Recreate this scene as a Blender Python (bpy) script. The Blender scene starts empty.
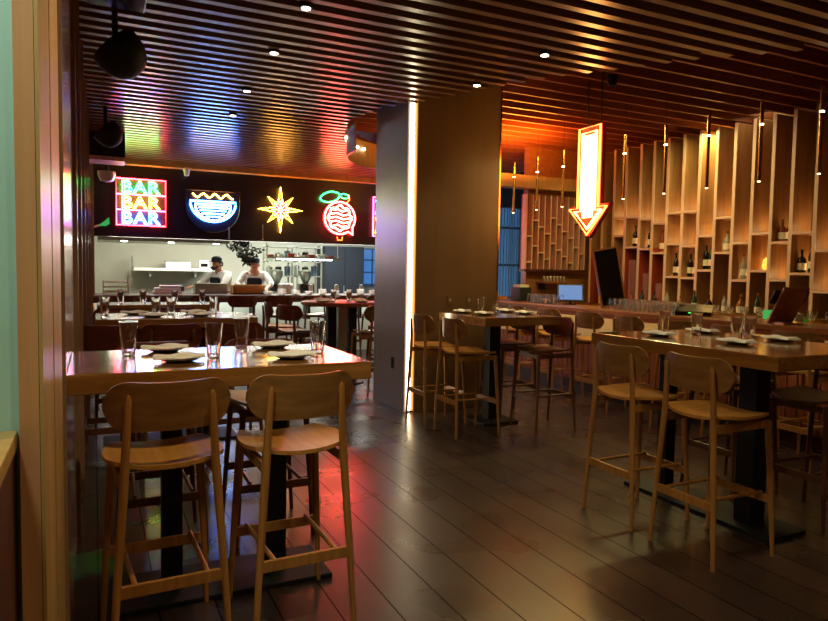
import bpy, bmesh, math, random
from mathutils import Vector, Matrix, Euler
PI = math.pi
rnd = random.Random(7)
scn = bpy.context.scene
COL = scn.collection

# ------------------------------------------------------------------ camera
F, EYE = 664.0, 1.45
yaw, pitch, roll = map(math.radians, (25.7, -3.35, -0.95))
fw = Vector((math.sin(yaw)*math.cos(pitch), math.cos(yaw)*math.cos(pitch), math.sin(pitch)))
rt = Vector((math.cos(yaw), -math.sin(yaw), 0)); up = rt.cross(fw)
r2 = rt*math.cos(roll) - up*math.sin(roll); u2 = up*math.cos(roll) + rt*math.sin(roll)
cd = bpy.data.cameras.new('camera'); cam = bpy.data.objects.new('camera', cd); COL.objects.link(cam)
cd.sensor_fit = 'HORIZONTAL'; cd.sensor_width = 36.0; cd.lens = F/828*36.0
cd.clip_start = 0.02
mw = Matrix((r2, u2, -fw)).transposed().to_4x4(); mw.translation = Vector((0, 0, EYE))
cam.matrix_world = mw
scn.camera = cam

# ------------------------------------------------------------------ world, exposure
w = bpy.data.worlds.new('world'); scn.world = w; w.use_nodes = True
w.node_tree.nodes['Background'].inputs[0].default_value = (0.30, 0.62, 1.0, 1)
w.node_tree.nodes['Background'].inputs[1].default_value = 1.6
scn.view_settings.view_transform = 'Standard'; scn.view_settings.look = 'None'
scn.view_settings.gamma = 1.0; scn.view_settings.use_curve_mapping = False
scn.view_settings.exposure = 0.0

# ------------------------------------------------------------------ lamps of the room, and some added ones
def spot(loc, e, c=(1, .72, .42), size=110, blend=.8, r=.04, tgt=None):
    l = bpy.data.lights.new('downlight_lamp', 'SPOT'); l.energy = e; l.color = c
    l.spot_size = math.radians(size); l.spot_blend = blend; l.shadow_soft_size = r
    o = bpy.data.objects.new('downlight_lamp', l); COL.objects.link(o); o.location = loc
    if tgt is not None:
        o.rotation_euler = (Vector(tgt)-Vector(loc)).to_track_quat('-Z', 'Y').to_euler()
    return o
def point(loc, e, c=(1, .72, .42), r=.03):
    l = bpy.data.lights.new('lamp', 'POINT'); l.energy = e; l.color = c; l.shadow_soft_size = r
    o = bpy.data.objects.new('lamp', l); COL.objects.link(o); o.location = loc; return o
def area(loc, e, sx, sy, tgt, c=(1, .72, .42)):
    l = bpy.data.lights.new('area_lamp', 'AREA'); l.energy = e; l.color = c
    l.shape = 'RECTANGLE'; l.size = sx; l.size_y = sy
    o = bpy.data.objects.new('area_lamp', l); COL.objects.link(o); o.location = loc
    o.rotation_euler = (Vector(tgt)-Vector(loc)).to_track_quat('-Z', 'Y').to_euler(); return o
DL = [(1.244, 4.262), (1.277, 5.245), (1.319, 6.471), (1.39, 7.564), (3.143, 4.283), (3.116, 5.248)]
for x, y in DL: spot((x, y, 3.04), 22, (1, .80, .52))
for x, y, e in ((0.7, 2.1, 80), (3.3, 2.0, 42), (0.6, 0.2, 32), (2.4, 0.2, 8), (4.2, 0.6, 10), (1.0, -1.0, 18)): spot((x, y, 3.04), e, (1, .80, .46), 130)
spot((-.5, .7, 2.9), 55, (.85, 1, .92), 120, .8, .1, (-.5, 1.5, 1.4))   # unseen lamp added to light the mint wall

# kitchen ceiling lights
area((1.6, 13.0, 2.68), 210, 2.6, .8, (1.6, 13.0, 0), (1, .98, .84))
area((4.2, 13.2, 2.68), 260, 2.2, .8, (4.2, 13.2, 0), (.90, 1, .95))
area((2.7, 11.9, 1.86), 30, 5.0, .1, (2.7, 11.3, 1.0), (1, .95, .78))  # lamp added under the header to brighten the counter and crate
# warm strip grazing the bar wall from the ceiling, and an added upward lamp for the orange glow beyond the column
area((7.30, 6.2, 3.33), 125, .12, 6.6, (7.42, 6.2, 0), (1, .88, .32))
area((5.3, 7.7, 2.98), 120, .9, .9, (5.3, 7.9, 4), (1, .30, .03))
area((6.2, 5.6, 3.20), 12, .4, 5.0, (6.9, 5.6, 0), (1, .80, .45))
spot((3.6, 6.0-.35, 3.05), 3, (1, .75, .35), 90, 1, .05, (3.5, 6.1, 1.5))

# ------------------------------------------------------------------ materials
def lin(c): return tuple(((v/255)/12.92 if v/255 <= .04045 else ((v/255+.055)/1.055)**2.4) for v in c)
def base(name):
    m = bpy.data.materials.new(name); m.use_nodes = True
    return m, m.node_tree.nodes, m.node_tree.links, m.node_tree.nodes['Principled BSDF']
def plain(name, c, rough=.5, metal=0., noise=.12, nscale=12, coat=0):
    m, N, L, B = base(name); c = lin(c)
    tc = N.new('ShaderNodeTexCoord'); nz = N.new('ShaderNodeTexNoise'); nz.inputs['Scale'].default_value = nscale
    cr = N.new('ShaderNodeValToRGB')
    cr.color_ramp.elements[0].color = (*[v*(1-noise) for v in c], 1); cr.color_ramp.elements[1].color = (*[min(1, v*(1+noise)) for v in c], 1)
    cr.color_ramp.elements[0].position = .3; cr.color_ramp.elements[1].position = .7
    L.new(tc.outputs['Object'], nz.inputs['Vector']); L.new(nz.outputs['Fac'], cr.inputs['Fac']); L.new(cr.outputs['Color'], B.inputs['Base Color'])
    B.inputs['Roughness'].default_value = rough; B.inputs['Metallic'].default_value = metal
    B.inputs['Coat Weight'].default_value = coat
    return m
def wood(name, c1, c2, rough=.4, axis='Z', scale=9, coat=0., stretch=12, bump=.05):
    m, N, L, B = base(name); c1, c2 = lin(c1), lin(c2)
    tc = N.new('ShaderNodeTexCoord'); mp = N.new('ShaderNodeMapping'); nz = N.new('ShaderNodeTexNoise')
    s = {'X': (1, stretch, stretch), 'Y': (stretch, 1, stretch), 'Z': (stretch, stretch, 1)}[axis]
    mp.inputs['Scale'].default_value = s; nz.inputs['Scale'].default_value = scale/4; nz.inputs['Detail'].default_value = 5
    nz.inputs['Distortion'].default_value = .5
    cr = N.new('ShaderNodeValToRGB'); cr.color_ramp.elements[0].position = .3; cr.color_ramp.elements[1].position = .72
    cr.color_ramp.elements[0].color = (*c1, 1); cr.color_ramp.elements[1].color = (*c2, 1)
    bp = N.new('ShaderNodeBump'); bp.inputs['Strength'].default_value = bump; bp.inputs['Distance'].default_value = .01
    L.new(tc.outputs['Object'], mp.inputs[0]); L.new(mp.outputs[0], nz.inputs['Vector']); L.new(nz.outputs['Fac'], cr.inputs['Fac'])
    L.new(cr.outputs['Color'], B.inputs['Base Color']); L.new(nz.outputs['Fac'], bp.inputs['Height']); L.new(bp.outputs[0], B.inputs['Normal'])
    B.inputs['Roughness'].default_value = rough; B.inputs['Coat Weight'].default_value = coat; B.inputs['Coat Roughness'].default_value = .12
    return m
def glow(name, c, s):
    m, N, L, B = base(name)
    B.inputs['Base Color'].default_value = (.05, .05, .05, 1); B.inputs['Emission Color'].default_value = (*c, 1); B.inputs['Emission Strength'].default_value = s
    return m
def glass(name, c=(1, 1, 1), rough=.02, ior=1.45):
    m, N, L, B = base(name); B.inputs['Base Color'].default_value = (*c, 1); B.inputs['Roughness'].default_value = rough
    B.inputs['Transmission Weight'].default_value = 1; B.inputs['IOR'].default_value = ior
    return m
M = {}
M['stool'] = wood('stool_oak', (150, 98, 42), (186, 130, 62), .38, 'Z', 10)
M['seat'] = wood('seat_oak', (176, 118, 50), (205, 148, 72), .33, 'Y', 10)
M['back'] = wood('backrest_oak', (128, 86, 42), (158, 112, 58), .35, 'X', 10)
M['dstool'] = wood('shaded_stool_wood', (90, 54, 32), (118, 74, 42), .4, 'Z', 10)  # stool wood darkened in its colour for the dim light
M['dback'] = wood('red_lit_back_wood', (92, 42, 26), (122, 58, 36), .4, 'X', 10)  # dark red cast of the light is put into this colour
M['wseat'] = plain('pale_seat', (205, 195, 180), .5)
M['table'] = wood('table_oak_x', (138, 92, 42), (176, 122, 60), .14, 'X', 8, 1, 14, .0)
M['tabley'] = wood('table_oak_y', (138, 92, 42), (176, 122, 60), .14, 'Y', 8, 1, 14, .0)
M['black'] = plain('black_metal', (12, 12, 13), .62, 0, .1)
M['blackgloss'] = plain('black_gloss', (10, 10, 12), .15, 0, .1)
M['slat'] = wood('ceiling_slat_wood', (112, 78, 52), (146, 104, 72), .34, 'X', 8, .6, 10, .02)
M['slat2'] = wood('upper_slat_wood', (120, 62, 34), (150, 84, 48), .38, 'X', 8, .0, 10, .02)
M['dark'] = plain('ceiling_void', (14, 10, 9), .8)
M['lwall'] = wood('left_wall_panel', (134, 102, 74), (172, 136, 102), .25, 'Z', 5, .3, 12, .02)
M['post'] = wood('post_veneer', (196, 136, 84), (220, 162, 108), .35, 'Z', 5, 0, 10, .01)
M['postedge'] = wood('post_edge_veneer', (176, 138, 74), (200, 160, 92), .4, 'Z', 5, 0, 10, .01)
M['slat'].node_tree.nodes['Principled BSDF'].inputs['Coat Roughness'].default_value = .22
M['mint'] = plain('mint_plaster', (170, 205, 182), .7, 0, .04, 3)
M['cream'] = plain('cream_panel', (225, 200, 150), .5, 0, .05, 3)
M['barwood'] = wood('bar_top_wood', (142, 88, 52), (172, 112, 70), .28, 'Y', 6, .3)
M['barfront'] = wood('bar_front_wood', (120, 66, 38), (150, 88, 52), .45, 'Z', 7)
M['redback'] = plain('sign_backing_panel', (58, 40, 44), .6)
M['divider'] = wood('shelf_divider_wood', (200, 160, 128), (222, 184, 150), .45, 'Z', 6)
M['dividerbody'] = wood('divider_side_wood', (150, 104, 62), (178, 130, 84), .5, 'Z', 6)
M['shelf'] = wood('shelf_wood', (204, 160, 126), (226, 184, 148), .45, 'Y', 6)
M['backpanel'] = wood('shelf_back_wood', (164, 128, 74), (192, 156, 98), .5, 'Z', 6)
M['redwood'] = wood('red_lattice_wood', (140, 50, 30), (168, 66, 40), .45, 'Z', 6)
M['colgrey'] = plain('column_side_metal', (165, 152, 155), .34, .35, .05, 4)
M['colface'] = wood('column_face_veneer', (118, 96, 62), (134, 110, 74), .42, 'Z', 3, 0, 6, .0)
M['brass'] = plain('brass', (205, 150, 70), .22, 1, .05)
M['napkin'] = plain('linen_napkin', (246, 243, 232), .85, 0, .04, 30)
M['plate'] = plain('dark_glazed_plate', (88, 74, 60), .3)
M['whiteplate'] = plain('white_plate', (225, 222, 210), .25, 0, .03)
M['steel'] = plain('kitchen_steel', (168, 172, 158), .35, .7, .06, 3)
M['tile'] = plain('kitchen_wall_tile', (160, 156, 140), .4, 0, .05, 2)
M['header'] = plain('header_gloss_black', (20, 12, 18), .3, 0, .1, 2)
M['countertop'] = plain('stone_counter', (120, 112, 98), .3, 0, .2, 20)
M['darkred'] = wood('counter_edge_wood', (60, 28, 20), (84, 40, 28), .4, 'X', 6)
M['frontpanel'] = plain('white_front_panel', (200, 205, 195), .5, 0, .03, 2)
M['glass'] = glass('drinking_glass')
M['winglass'] = glass('window_glass', (.8, .93, 1), .0, 1.02)
M['skin'] = plain('skin', (190, 130, 100), .5, 0, .03)
M['whitecloth'] = plain('white_cloth', (225, 225, 222), .8, 0, .04)
M['darkcloth'] = plain('dark_cloth', (22, 26, 36), .85)
M['hair'] = plain('dark_hair', (28, 18, 14), .7)
M['leaf'] = plain('dark_dried_leaves', (28, 30, 22), .8, 0, .4, 40)
M['crate'] = wood('crate_wood', (170, 105, 40), (200, 135, 60), .5, 'X', 8)
M['cardboard'] = plain('pale_carton', (206, 198, 172), .7)
M['bottle_dark'] = plain('dark_bottle_glass', (26, 14, 12), .08, 0, .1)
M['bottle_green'] = plain('green_bottle_glass', (30, 52, 30), .08, 0, .1)
M['bottle_amber'] = plain('amber_bottle_glass', (130, 66, 24), .1, 0, .1)
M['bottle_clear'] = plain('pale_bottle_glass', (150, 140, 125), .08, 0, .1)
M['label'] = plain('paper_label', (226, 214, 190), .7, 0, .03)
M['redfood'] = plain('red_food', (160, 60, 30), .5, 0, .4, 60)
M['curtain'] = plain('pale_blue_strips', (120, 160, 180), .4)
M['bluesteel'] = plain('blue_grey_steel', (90, 110, 130), .35, .5)
M['orangebox'] = plain('orange_fruit', (225, 110, 40), .5)
G = dict(leafgreen=glow('neon_leaf_green', (.03, 1, .16), 10), peachred=glow('neon_peach_red', (1, .02, .02), 130), peachfill=glow('neon_peach_fill', (1, .12, .08), 85), led=glow('led_strip_light', (1, .84, .52), 13), ledo=glow('led_orange_edge', (1, .32, .05), 1.6),
    red=glow('neon_red', (1, .02, .03), 40), pink=glow('neon_pink', (1, .05, .12), 36), green=glow('neon_green', (.02, 1, .12), 62),
    yellow=glow('neon_yellow', (1, .46, .03), 52), blue=glow('neon_blue', (.03, .20, 1), 74), white=glow('neon_white', (.30, .58, 1), 42),
    warm=glow('neon_warm_white', (1, .42, .12), 26), orange=glow('neon_orange_red', (1, .12, .02), 12), hot=glow('neon_hot_core', (1, .58, .14), 10),
    bulb=glow('downlight_bulb', (1, .9, .7), 12), puck=glow('shelf_puck_light', (1, .76, .38), 14), green2=glow('green_glow', (.03, .6, .12), .6),
    screen=glow('screen_blue', (.05, .22, .62), 0.8), amber=glow('amber_lamp', (1, .42, .04), 2.0), strip=glow('under_counter_strip', (1, .80, .42), 8),
    kstrip=glow('counter_front_strip', (.9, 1, .88), 30), gstat=glow('status_green', (.1, 1, .2), 2), klight=glow('kitchen_light', (.95, 1, .85), 20))
M.update(G)
def floor_mat():
    m, N, L, B = base('dark_floor_boards')
    tc = N.new('ShaderNodeTexCoord'); mp = N.new('ShaderNodeMapping'); mp.inputs['Rotation'].default_value = (0, 0, PI/2)
    br = N.new('ShaderNodeTexBrick'); br.inputs['Scale'].default_value = 1; br.inputs['Brick Width'].default_value = 4.6
    br.inputs['Row Height'].default_value = .23; br.inputs['Mortar Size'].default_value = .0045; br.inputs['Mortar Smooth'].default_value = .2; br.offset = .37
    br.inputs['Color1'].default_value = (*lin((74, 55, 44)), 1); br.inputs['Color2'].default_value = (*lin((54, 40, 33)), 1); br.inputs['Mortar'].default_value = (.003, .002, .002, 1)
    nz = N.new('ShaderNodeTexNoise'); m2 = N.new('ShaderNodeMapping'); m2.inputs['Scale'].default_value = (14, 1.2, 1)
    nz.inputs['Scale'].default_value = 3; nz.inputs['Detail'].default_value = 6
    mx = N.new('ShaderNodeMixRGB'); mx.blend_type = 'MULTIPLY'; mx.inputs[0].default_value = .7
    cr = N.new('ShaderNodeValToRGB'); cr.color_ramp.elements[0].color = (.45, .45, .45, 1); cr.color_ramp.elements[1].color = (1, 1, 1, 1)
    n2 = N.new('ShaderNodeTexNoise'); n2.inputs['Scale'].default_value = 2.2; n2.inputs['Detail'].default_value = 1
    mr = N.new('ShaderNodeMapRange'); mr.inputs['From Min'].default_value = .3; mr.inputs['From Max'].default_value = .7
    mr.inputs['To Min'].default_value = .25; mr.inputs['To Max'].default_value = .33
    bp = N.new('ShaderNodeBump'); bp.inputs['Strength'].default_value = .06; bp.inputs['Distance'].default_value = .004
    ad = N.new('ShaderNodeMath'); ad.operation = 'MULTIPLY_ADD'; ad.inputs[1].default_value = -1.0
    L.new(tc.outputs['Object'], mp.inputs[0]); L.new(mp.outputs[0], br.inputs['Vector'])
    L.new(tc.outputs['Object'], m2.inputs[0]); L.new(m2.outputs[0], nz.inputs['Vector']); L.new(nz.outputs['Fac'], cr.inputs['Fac'])
    L.new(br.outputs['Color'], mx.inputs[1]); L.new(cr.outputs['Color'], mx.inputs[2]); L.new(mx.outputs[0], B.inputs['Base Color'])
    L.new(tc.outputs['Object'], n2.inputs['Vector']); L.new(n2.outputs['Fac'], mr.inputs['Value']); L.new(mr.outputs[0], B.inputs['Roughness'])
    sp = N.new('ShaderNodeMapRange'); sp.inputs['To Min'].default_value = .55; sp.inputs['To Max'].default_value = .08
    L.new(br.outputs['Fac'], sp.inputs['Value']); L.new(sp.outputs[0], B.inputs['Specular IOR Level'])
    L.new(br.outputs['Fac'], ad.inputs[0]); L.new(ad.outputs[0], bp.inputs['Height']); L.new(bp.outputs[0], B.inputs['Normal'])
    return m
M['floor'] = floor_mat()

# ------------------------------------------------------------------ mesh helpers
class MB:
    def __init__(s): s.bm = bmesh.new()
    def box(s, x0, x1, y0, y1, z0, z1, bev=0, rot=None, piv=None):
        r = bmesh.ops.create_cube(s.bm, size=1); vs = r['verts']
        for v in vs: v.co = Vector((x0+(v.co.x+.5)*(x1-x0), y0+(v.co.y+.5)*(y1-y0), z0+(v.co.z+.5)*(z1-z0)))
        if bev:
            es = list({e for v in vs for e in v.link_edges})
            b = bmesh.ops.bevel(s.bm, geom=es, offset=bev, segments=2, affect='EDGES', profile=.6)
            vs = list({v for f in b['faces'] for v in f.verts} | {v for v in vs if v.is_valid})
        if rot:
            p = Vector(piv) if piv else Vector(((x0+x1)/2, (y0+y1)/2, (z0+z1)/2))
            R = Euler(rot).to_matrix()
            for v in vs: v.co = p + R @ (v.co-p)
        return s
    def tube(s, pts, rad, n=10, closed=False, flat=None):
        """swept tube; rad is a number or list; flat=(a,b) gives elliptical section scale"""
        pts = [Vector(p) for p in pts]; k = len(pts)
        rads = rad if isinstance(rad, (list, tuple)) else [rad]*k
        rings = []; pn = None
        for i, p in enumerate(pts):
            if closed: t = (pts[(i+1) % k]-pts[i-1])
            else: t = pts[min(i+1, k-1)]-pts[max(i-1, 0)]
            t.normalize()
            if pn is None:
                a = Vector((0, 0, 1)) if abs(t.z) < .9 else Vector((0, 1, 0))
                pn = (a - t*a.dot(t)).normalized()
            else: pn = (pn - t*pn.dot(t)).normalized()
            b = t.cross(pn)
            fa, fb = flat or (1, 1)
            rings.append([s.bm.verts.new(p + (pn*math.cos(q*2*PI/n)*fa + b*math.sin(q*2*PI/n)*fb)*rads[i]) for q in range(n)])
        m = k if closed else k-1
        for i in range(m):
            A, Bq = rings[i], rings[(i+1) % k]
            for q in range(n): s.bm.faces.new((A[q], A[(q+1) % n], Bq[(q+1) % n], Bq[q]))
        if not closed:
            s.bm.faces.new(rings[0][::-1]); s.bm.faces.new(rings[-1])
        return s
    def lathe(s, prof, n=20, c=(0, 0, 0), axis='Z'):
        rings = []
        for r, z in prof:
            ring = []
            for q in range(n):
                a = q*2*PI/n; x, y = max(r, 1e-4)*math.cos(a), max(r, 1e-4)*math.sin(a)
                v = (x, y, z) if axis == 'Z' else ((z, x, y) if axis == 'X' else (x, z, y))
                ring.append(s.bm.verts.new(Vector(c)+Vector(v)))
            rings.append(ring)
        for i in range(len(rings)-1):
            for q in range(n): s.bm.faces.new((rings[i][q], rings[i][(q+1) % n], rings[i+1][(q+1) % n], rings[i+1][q]))
        s.bm.faces.new(rings[0][::-1]); s.bm.faces.new(rings[-1])
        return s
    def prism(s, pts, fn, d0, d1):
        """pts 2D outline, fn(a,b,d)->3D, extruded from d0 to d1"""
        A = [s.bm.verts.new(fn(a, b, d0)) for a, b in pts]; B = [s.bm.verts.new(fn(a, b, d1)) for a, b in pts]
        n = len(pts); s.bm.faces.new(A[::-1]); s.bm.faces.new(B)
        for i in range(n): s.bm.faces.new((A[i], A[(i+1) % n], B[(i+1) % n], B[i]))
        return s
    def build(s, name, mat, parent=None, smooth=False, loc=None):
        bmesh.ops.recalc_face_normals(s.bm, faces=s.bm.faces[:])
        me = bpy.data.meshes.new(name); s.bm.to_mesh(me); s.bm.free()
        me.materials.append(M[mat] if isinstance(mat, str) else mat)
        if smooth:
            for p in me.polygons: p.use_smooth = True
            try: me.set_sharp_from_angle(angle=math.radians(40))
            except Exception: pass
        o = bpy.data.objects.new(name, me); COL.objects.link(o)
        if parent: o.parent = parent
        if loc: o.location = loc
        return o
def empty(name, loc=(0, 0, 0), rz=0):
    o = bpy.data.objects.new(name, None); COL.objects.link(o); o.location = loc; o.rotation_euler = (0, 0, rz); o.empty_display_size = .1; return o
def tag(o, label, cat, group=None, kind=None):
    o['label'] = label; o['category'] = cat
    if group: o['group'] = group
    if kind: o['kind'] = kind
    return o
def struct(o): o['kind'] = 'structure'; return o
def kids(o): return [c for c in ALL() if c.parent == o]
def ALL(): return list(COL.objects)
def copy_tree(o, parent=None):
    c = o.copy(); COL.objects.link(c)
    if parent: c.parent = parent
    for k in list(o.children): copy_tree(k, c)
    return c
def place(proto, used, loc, rz, label, group):
    """first use moves the prototype, later uses copy it with its parts"""
    o = proto if not used[0] else copy_tree(proto); used[0] = True
    o.location = loc; o.rotation_euler = (0, 0, rz); o['label'] = label
    if group: o['group'] = group
    return o
def rr(w, h, r, n=6):
    """rounded rectangle outline centred on the origin"""
    P = []
    for cx, cy, a0 in ((w/2-r, h/2-r, 0), (-w/2+r, h/2-r, 90), (-w/2+r, -h/2+r, 180), (w/2-r, -h/2+r, 270)):
        for i in range(n+1):
            a = math.radians(a0+90*i/n); P.append((cx+r*math.cos(a), cy+r*math.sin(a)))
    return P

# ================================================================== THE SETTING
MB().box(-.9, 9.2, -2, 15.6, -.08, 0).build('floor', 'floor')['kind'] = 'structure'
ceil = struct(empty('ceiling'))
MB().box(-.9, 9.2, -2, 15.6, 3.72, 3.8).build('ceiling_panel', 'dark', ceil)
# curved edge of the lowered slat field, X as a function of Y
CV = [(-2, 7.6), (1, 6.4), (2.2, 5.7), (2.8, 5.2), (3.34, 4.75), (3.80, 4.29), (4.34, 3.9), (4.67, 3.64), (5.36, 3.26), (5.87, 3.05), (6.49, 2.72), (7.2, 2.62), (8.0, 2.85), (8.8, 3.6), (9.4, 4.9), (15, 5.2)]
def curve_x(y):
    for (a, xa), (b, xb) in zip(CV, CV[1:]):
        if a <= y <= b: return xa+(xb-xa)*(y-a)/(b-a)
    return CV[-1][1]
m = MB(); y = -1.9
while y < 11.5:
    m.box(-.08, curve_x(y), y, y+.06, 3.15, 3.25); y += .168
m.build('lower_ceiling_slats', 'slat', ceil)
m = MB(); y = 1.0
while y < 12:
    if y > 6.95 or y < 6.05 : m.box(max(2.5, curve_x(y)-.5), 7.56, y, y+.035, 3.40, 3.56)
    else: m.box(3.95, 7.56, y, y+.035, 3.40, 3.56)
    y += .27
m.build('upper_ceiling_slats', 'slat2', ceil)
MB().box(2.6, 7.56, 1.0, 12, 3.57, 3.60).build('upper_backing_board', 'slat2', ceil)
MB().box(-.08, 2.5, -1.9, 11.6, 3.30, 3.32).build('slat_backing_board', 'dark', ceil)

# left wall: post, finned panel wall, mint wall and ledge
MB().box(-.30, -.10, 1.56, 15.6, 0, 3.7).build('wall_left', 'lwall')['kind'] = 'structure'
m = MB()
for yy, d, wd in ((2.45, .012, .05), (3.9, .022, .07), (4.7, .03, .07), (5.7, .04, .09), (6.9, .05, .1), (8.3, .06, .12), (9.9, .08, .14), (11.2, .10, .2)):
    m.box(-.10, -.10+d, yy, yy+wd, 0, 3.7)
struct(m.build('trim_1', 'lwall'))
MB().box(-.137, -.102, 1.5, 1.56, 0, 3.7).build('trim_2', 'post')['kind'] = 'structure'
m = MB(); m.box(-.101, -.094, 1.50, 2.28, 0, 3.7); m.box(-.096, -.0925, 1.86, 2.28, 0, 3.7)
struct(m.build('trim_3', 'postedge'))
MB().box(-.9, -.137, 1.53, 1.56, 0, 3.7).build('wall_front_left', 'mint')['kind'] = 'structure'
bp = struct(empty('trim_4', (-.2, 1.4, 0)))
MB().box(-.06, .058, -2.8, .128, 1.085, 1.12, .004).build('ledge_cap', 'postedge', bp)
MB().box(-.05, .054, -2.8, .128, 0, 1.085).build('booth_panel', 'darkred', bp)
# outer walls
MB().box(-.9, 9.2, -2.1, -2, 0, 3.8).build('wall_back', 'post')['kind'] = 'structure'
MB().box(-1.0, -.9, -2.1, 1.6, 0, 3.8).build('wall_far_left', 'mint')['kind'] = 'structure'
MB().box(9.1, 9.2, 8.84, 15.6, 0, 3.75).build('wall_right_far', 'bluesteel')['kind'] = 'structure'
MB().box(7.56, 7.7, 1.0, 8.84, 0, 3.75).build('wall_right', 'backpanel')['kind'] = 'structure'
MB().box(9.1, 9.2, -2, 1.0, 0, 3.75).build('wall_right_front', 'post')['kind'] = 'structure'
MB().box(7.56, 9.2, .95, 1.05, 0, 3.75).build('wall_right_return', 'post')['kind'] = 'structure'

# column with LED corner
colm = struct(empty('wall_column', (2.85, 6.1, 0)))
MB().box(0, .03, .03, .86, 0, 3.7).build('side_panel', 'colgrey', colm)
MB().box(.10, 1.08, 0, .86, 0, 3.7).build('face_panel', 'colface', colm)
MB().box(1.075, 1.09, -.004, .02, 0, 3.7).build('edge_trim', 'brass', colm)
MB().box(.03, .10, .03, .86, 0, 3.7).build('core', 'black', colm)
t = tag(empty('led_light_strip', (2.85, 6.1, .02)), 'tall glowing white light strip running up the corner of the column', 'light strip')
MB().box(.028, .064, .012, .03, 0, 3.12).build('diffuser', 'led', t)
MB().box(.078, .092, .005, .028, 0, 3.12).build('orange_edge', 'ledo', t)
for i, (x, z) in enumerate(((3.35, 1.16), (3.58, 1.16))):
    t = tag(empty('wall_plate', (x, 6.098, z)), ['left one', 'right one'][i] + ' of two small beige switch plates on the column face', 'switch plate')
    MB().box(-.03, .03, -.006, 0, -.05, .05, .002).build('plate', 'colface', t); MB().box(-.008, .008, -.01, -.005, -.016, .016).build('toggle', 'cream', t)
t = tag(empty('wall_outlet', (2.848, 6.42, .48)), 'small black outlet low on the grey side of the column', 'outlet')
MB().box(-.006, 0, -.03, .03, -.06, .06, .002).build('plate', 'black', t); MB().box(-.008, -.005, -.01, .01, -.03, .03).build('socket', 'blackgloss', t)

# kitchen: header, ceiling, walls, counter
MB().box(-.1, 5.6, 11.6, 11.75, 1.93, 3.06).build('wall_header', 'header')['kind'] = 'structure'
MB().box(-.1, 5.6, 11.42, 11.80, 3.06, 3.16).build('trim_5', 'postedge')['kind'] = 'structure'
MB().box(-.1, 5.6, 11.78, 15.5, 2.72, 2.8).build('ceiling_kitchen', 'tile')['kind'] = 'structure'
MB().box(-.1, 7.5, 15.3, 15.5, 0, 2.75).build('wall_far', 'tile')['kind'] = 'structure'
MB().box(-.1, -.02, 11.8, 15.3, 0, 2.75).build('wall_kitchen_left', 'tile')['kind'] = 'structure'
MB().box(5.6, 5.7, 11.6, 12.2, 0, 3.6).build('wall_kitchen_right', 'header')['kind'] = 'structure'
# far right end: wall with the tall window
m = MB(); m.box(5.7, 7.1, 12.1, 12.2, 0, 3.7); m.box(7.1, 9.1, 12.1, 12.2, 2.9, 3.7); m.box(7.1, 9.1, 12.1, 12.2, 0, .9)
struct(m.build('wall_far_right', 'bluesteel'))
win = struct(empty('window_1', (7.1, 12.12, .9)))
m = MB()
for x in (0, .62, 1.25, 1.93): m.box(x, x+.05, 0, .05, 0, 2.0)
for z in (0, .70, 1.5, 1.95): m.box(0, 1.98, 0, .05, z, z+.05)
m.build('window_frame', 'bluesteel', win); MB().box(0, 1.98, .02, .03, 0, 2.0).build('pane', 'winglass', win)
cu = tag(empty('strip_curtain', (7.45, 11.6, .80)), 'pale blue vertical string curtain in front of the tall far window', 'curtain')
m = MB()
for i in range(28): m.tube([(i*.055, .03*math.sin(i), 2.0), (i*.055, .03*math.sin(i), .0)], .010, 5)
m.build('strings', 'curtain', cu); MB().box(-.03, 1.52, -.03, .03, 2.0, 2.9).build('curtain_rail', 'black', cu)

# ================================================================== KITCHEN COUNTER AND CONTENTS
kc = tag(empty('kitchen_counter', (-.08, 11.0, 0)), 'long stone topped open kitchen counter with glowing white front under the neon signs', 'counter')
MB().box(0, 5.55, 0, .78, .98, 1.02, .004).build('countertop', 'countertop', kc)
MB().box(0, 5.55, .02, .10, .90, .98).build('edge_board', 'darkred', kc)
MB().box(0, 5.55, .42, .50, .0, .98).build('front_panel', 'frontpanel', kc)
MB().box(.02, 5.5, .12, .15, .955, .975).build('light_strip', 'kstrip', kc)
for i in range(6): MB().box(.55+i*.95, .59+i*.95, .12, .42, .6, .98).build('bracket', 'black', kc)

bx = lambda m_, *a, **k: m_.box(*a, **k)
def simple(name, label, cat, loc, parts, group=None, rz=0):
    t = tag(empty(name, loc, rz), label, cat, group)
    for n, mat, fn in parts:
        m_ = MB(); fn(m_); m_.build(n, mat, t, True)
    return t
# wall shelf and hood
simple('wall_shelf', 'long stainless steel wall shelf on the kitchen back wall', 'shelf', (.72, 14.7, 1.38), [
    ('shelf_board', 'whiteplate', lambda m: m.box(0, 1.55, 0, .5, 0, .06, .005)),  # steel board coloured white to stand in for the light on it
    ('end_panel', 'steel', lambda m: m.prism([(0, 0), (.5, 0), (.5, .3), (.4, .3)], lambda a, b, d: (d, a, b), -.02, 0)),
    ('bracket', 'steel', lambda m: m.box(.3, .34, .1, .55, -.12, 0)), ('bracket', 'steel', lambda m: m.box(1.2, 1.24, .1, .55, -.12, 0))])
simple('storage_box', 'white food box standing on the stainless wall shelf', 'box', (1.35, 14.85, 1.44), [
    ('box_body', 'whiteplate', lambda m: m.box(0, .5, 0, .3, 0, .14, .01)), ('lid', 'steel', lambda m: m.box(-.01, .51, -.01, .31, .14, .16))])
simple('wall_clock', 'small dark appliance on the right end of the stainless shelf', 'appliance', (2.02, 14.8, 1.44), [
    ('housing', 'whiteplate', lambda m: m.box(0, .2, 0, .2, 0, .18, .01)), ('dark_front', 'blackgloss', lambda m: m.box(.03, .17, -.01, 0, .04, .11))]).name = 'shelf_appliance'
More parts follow.
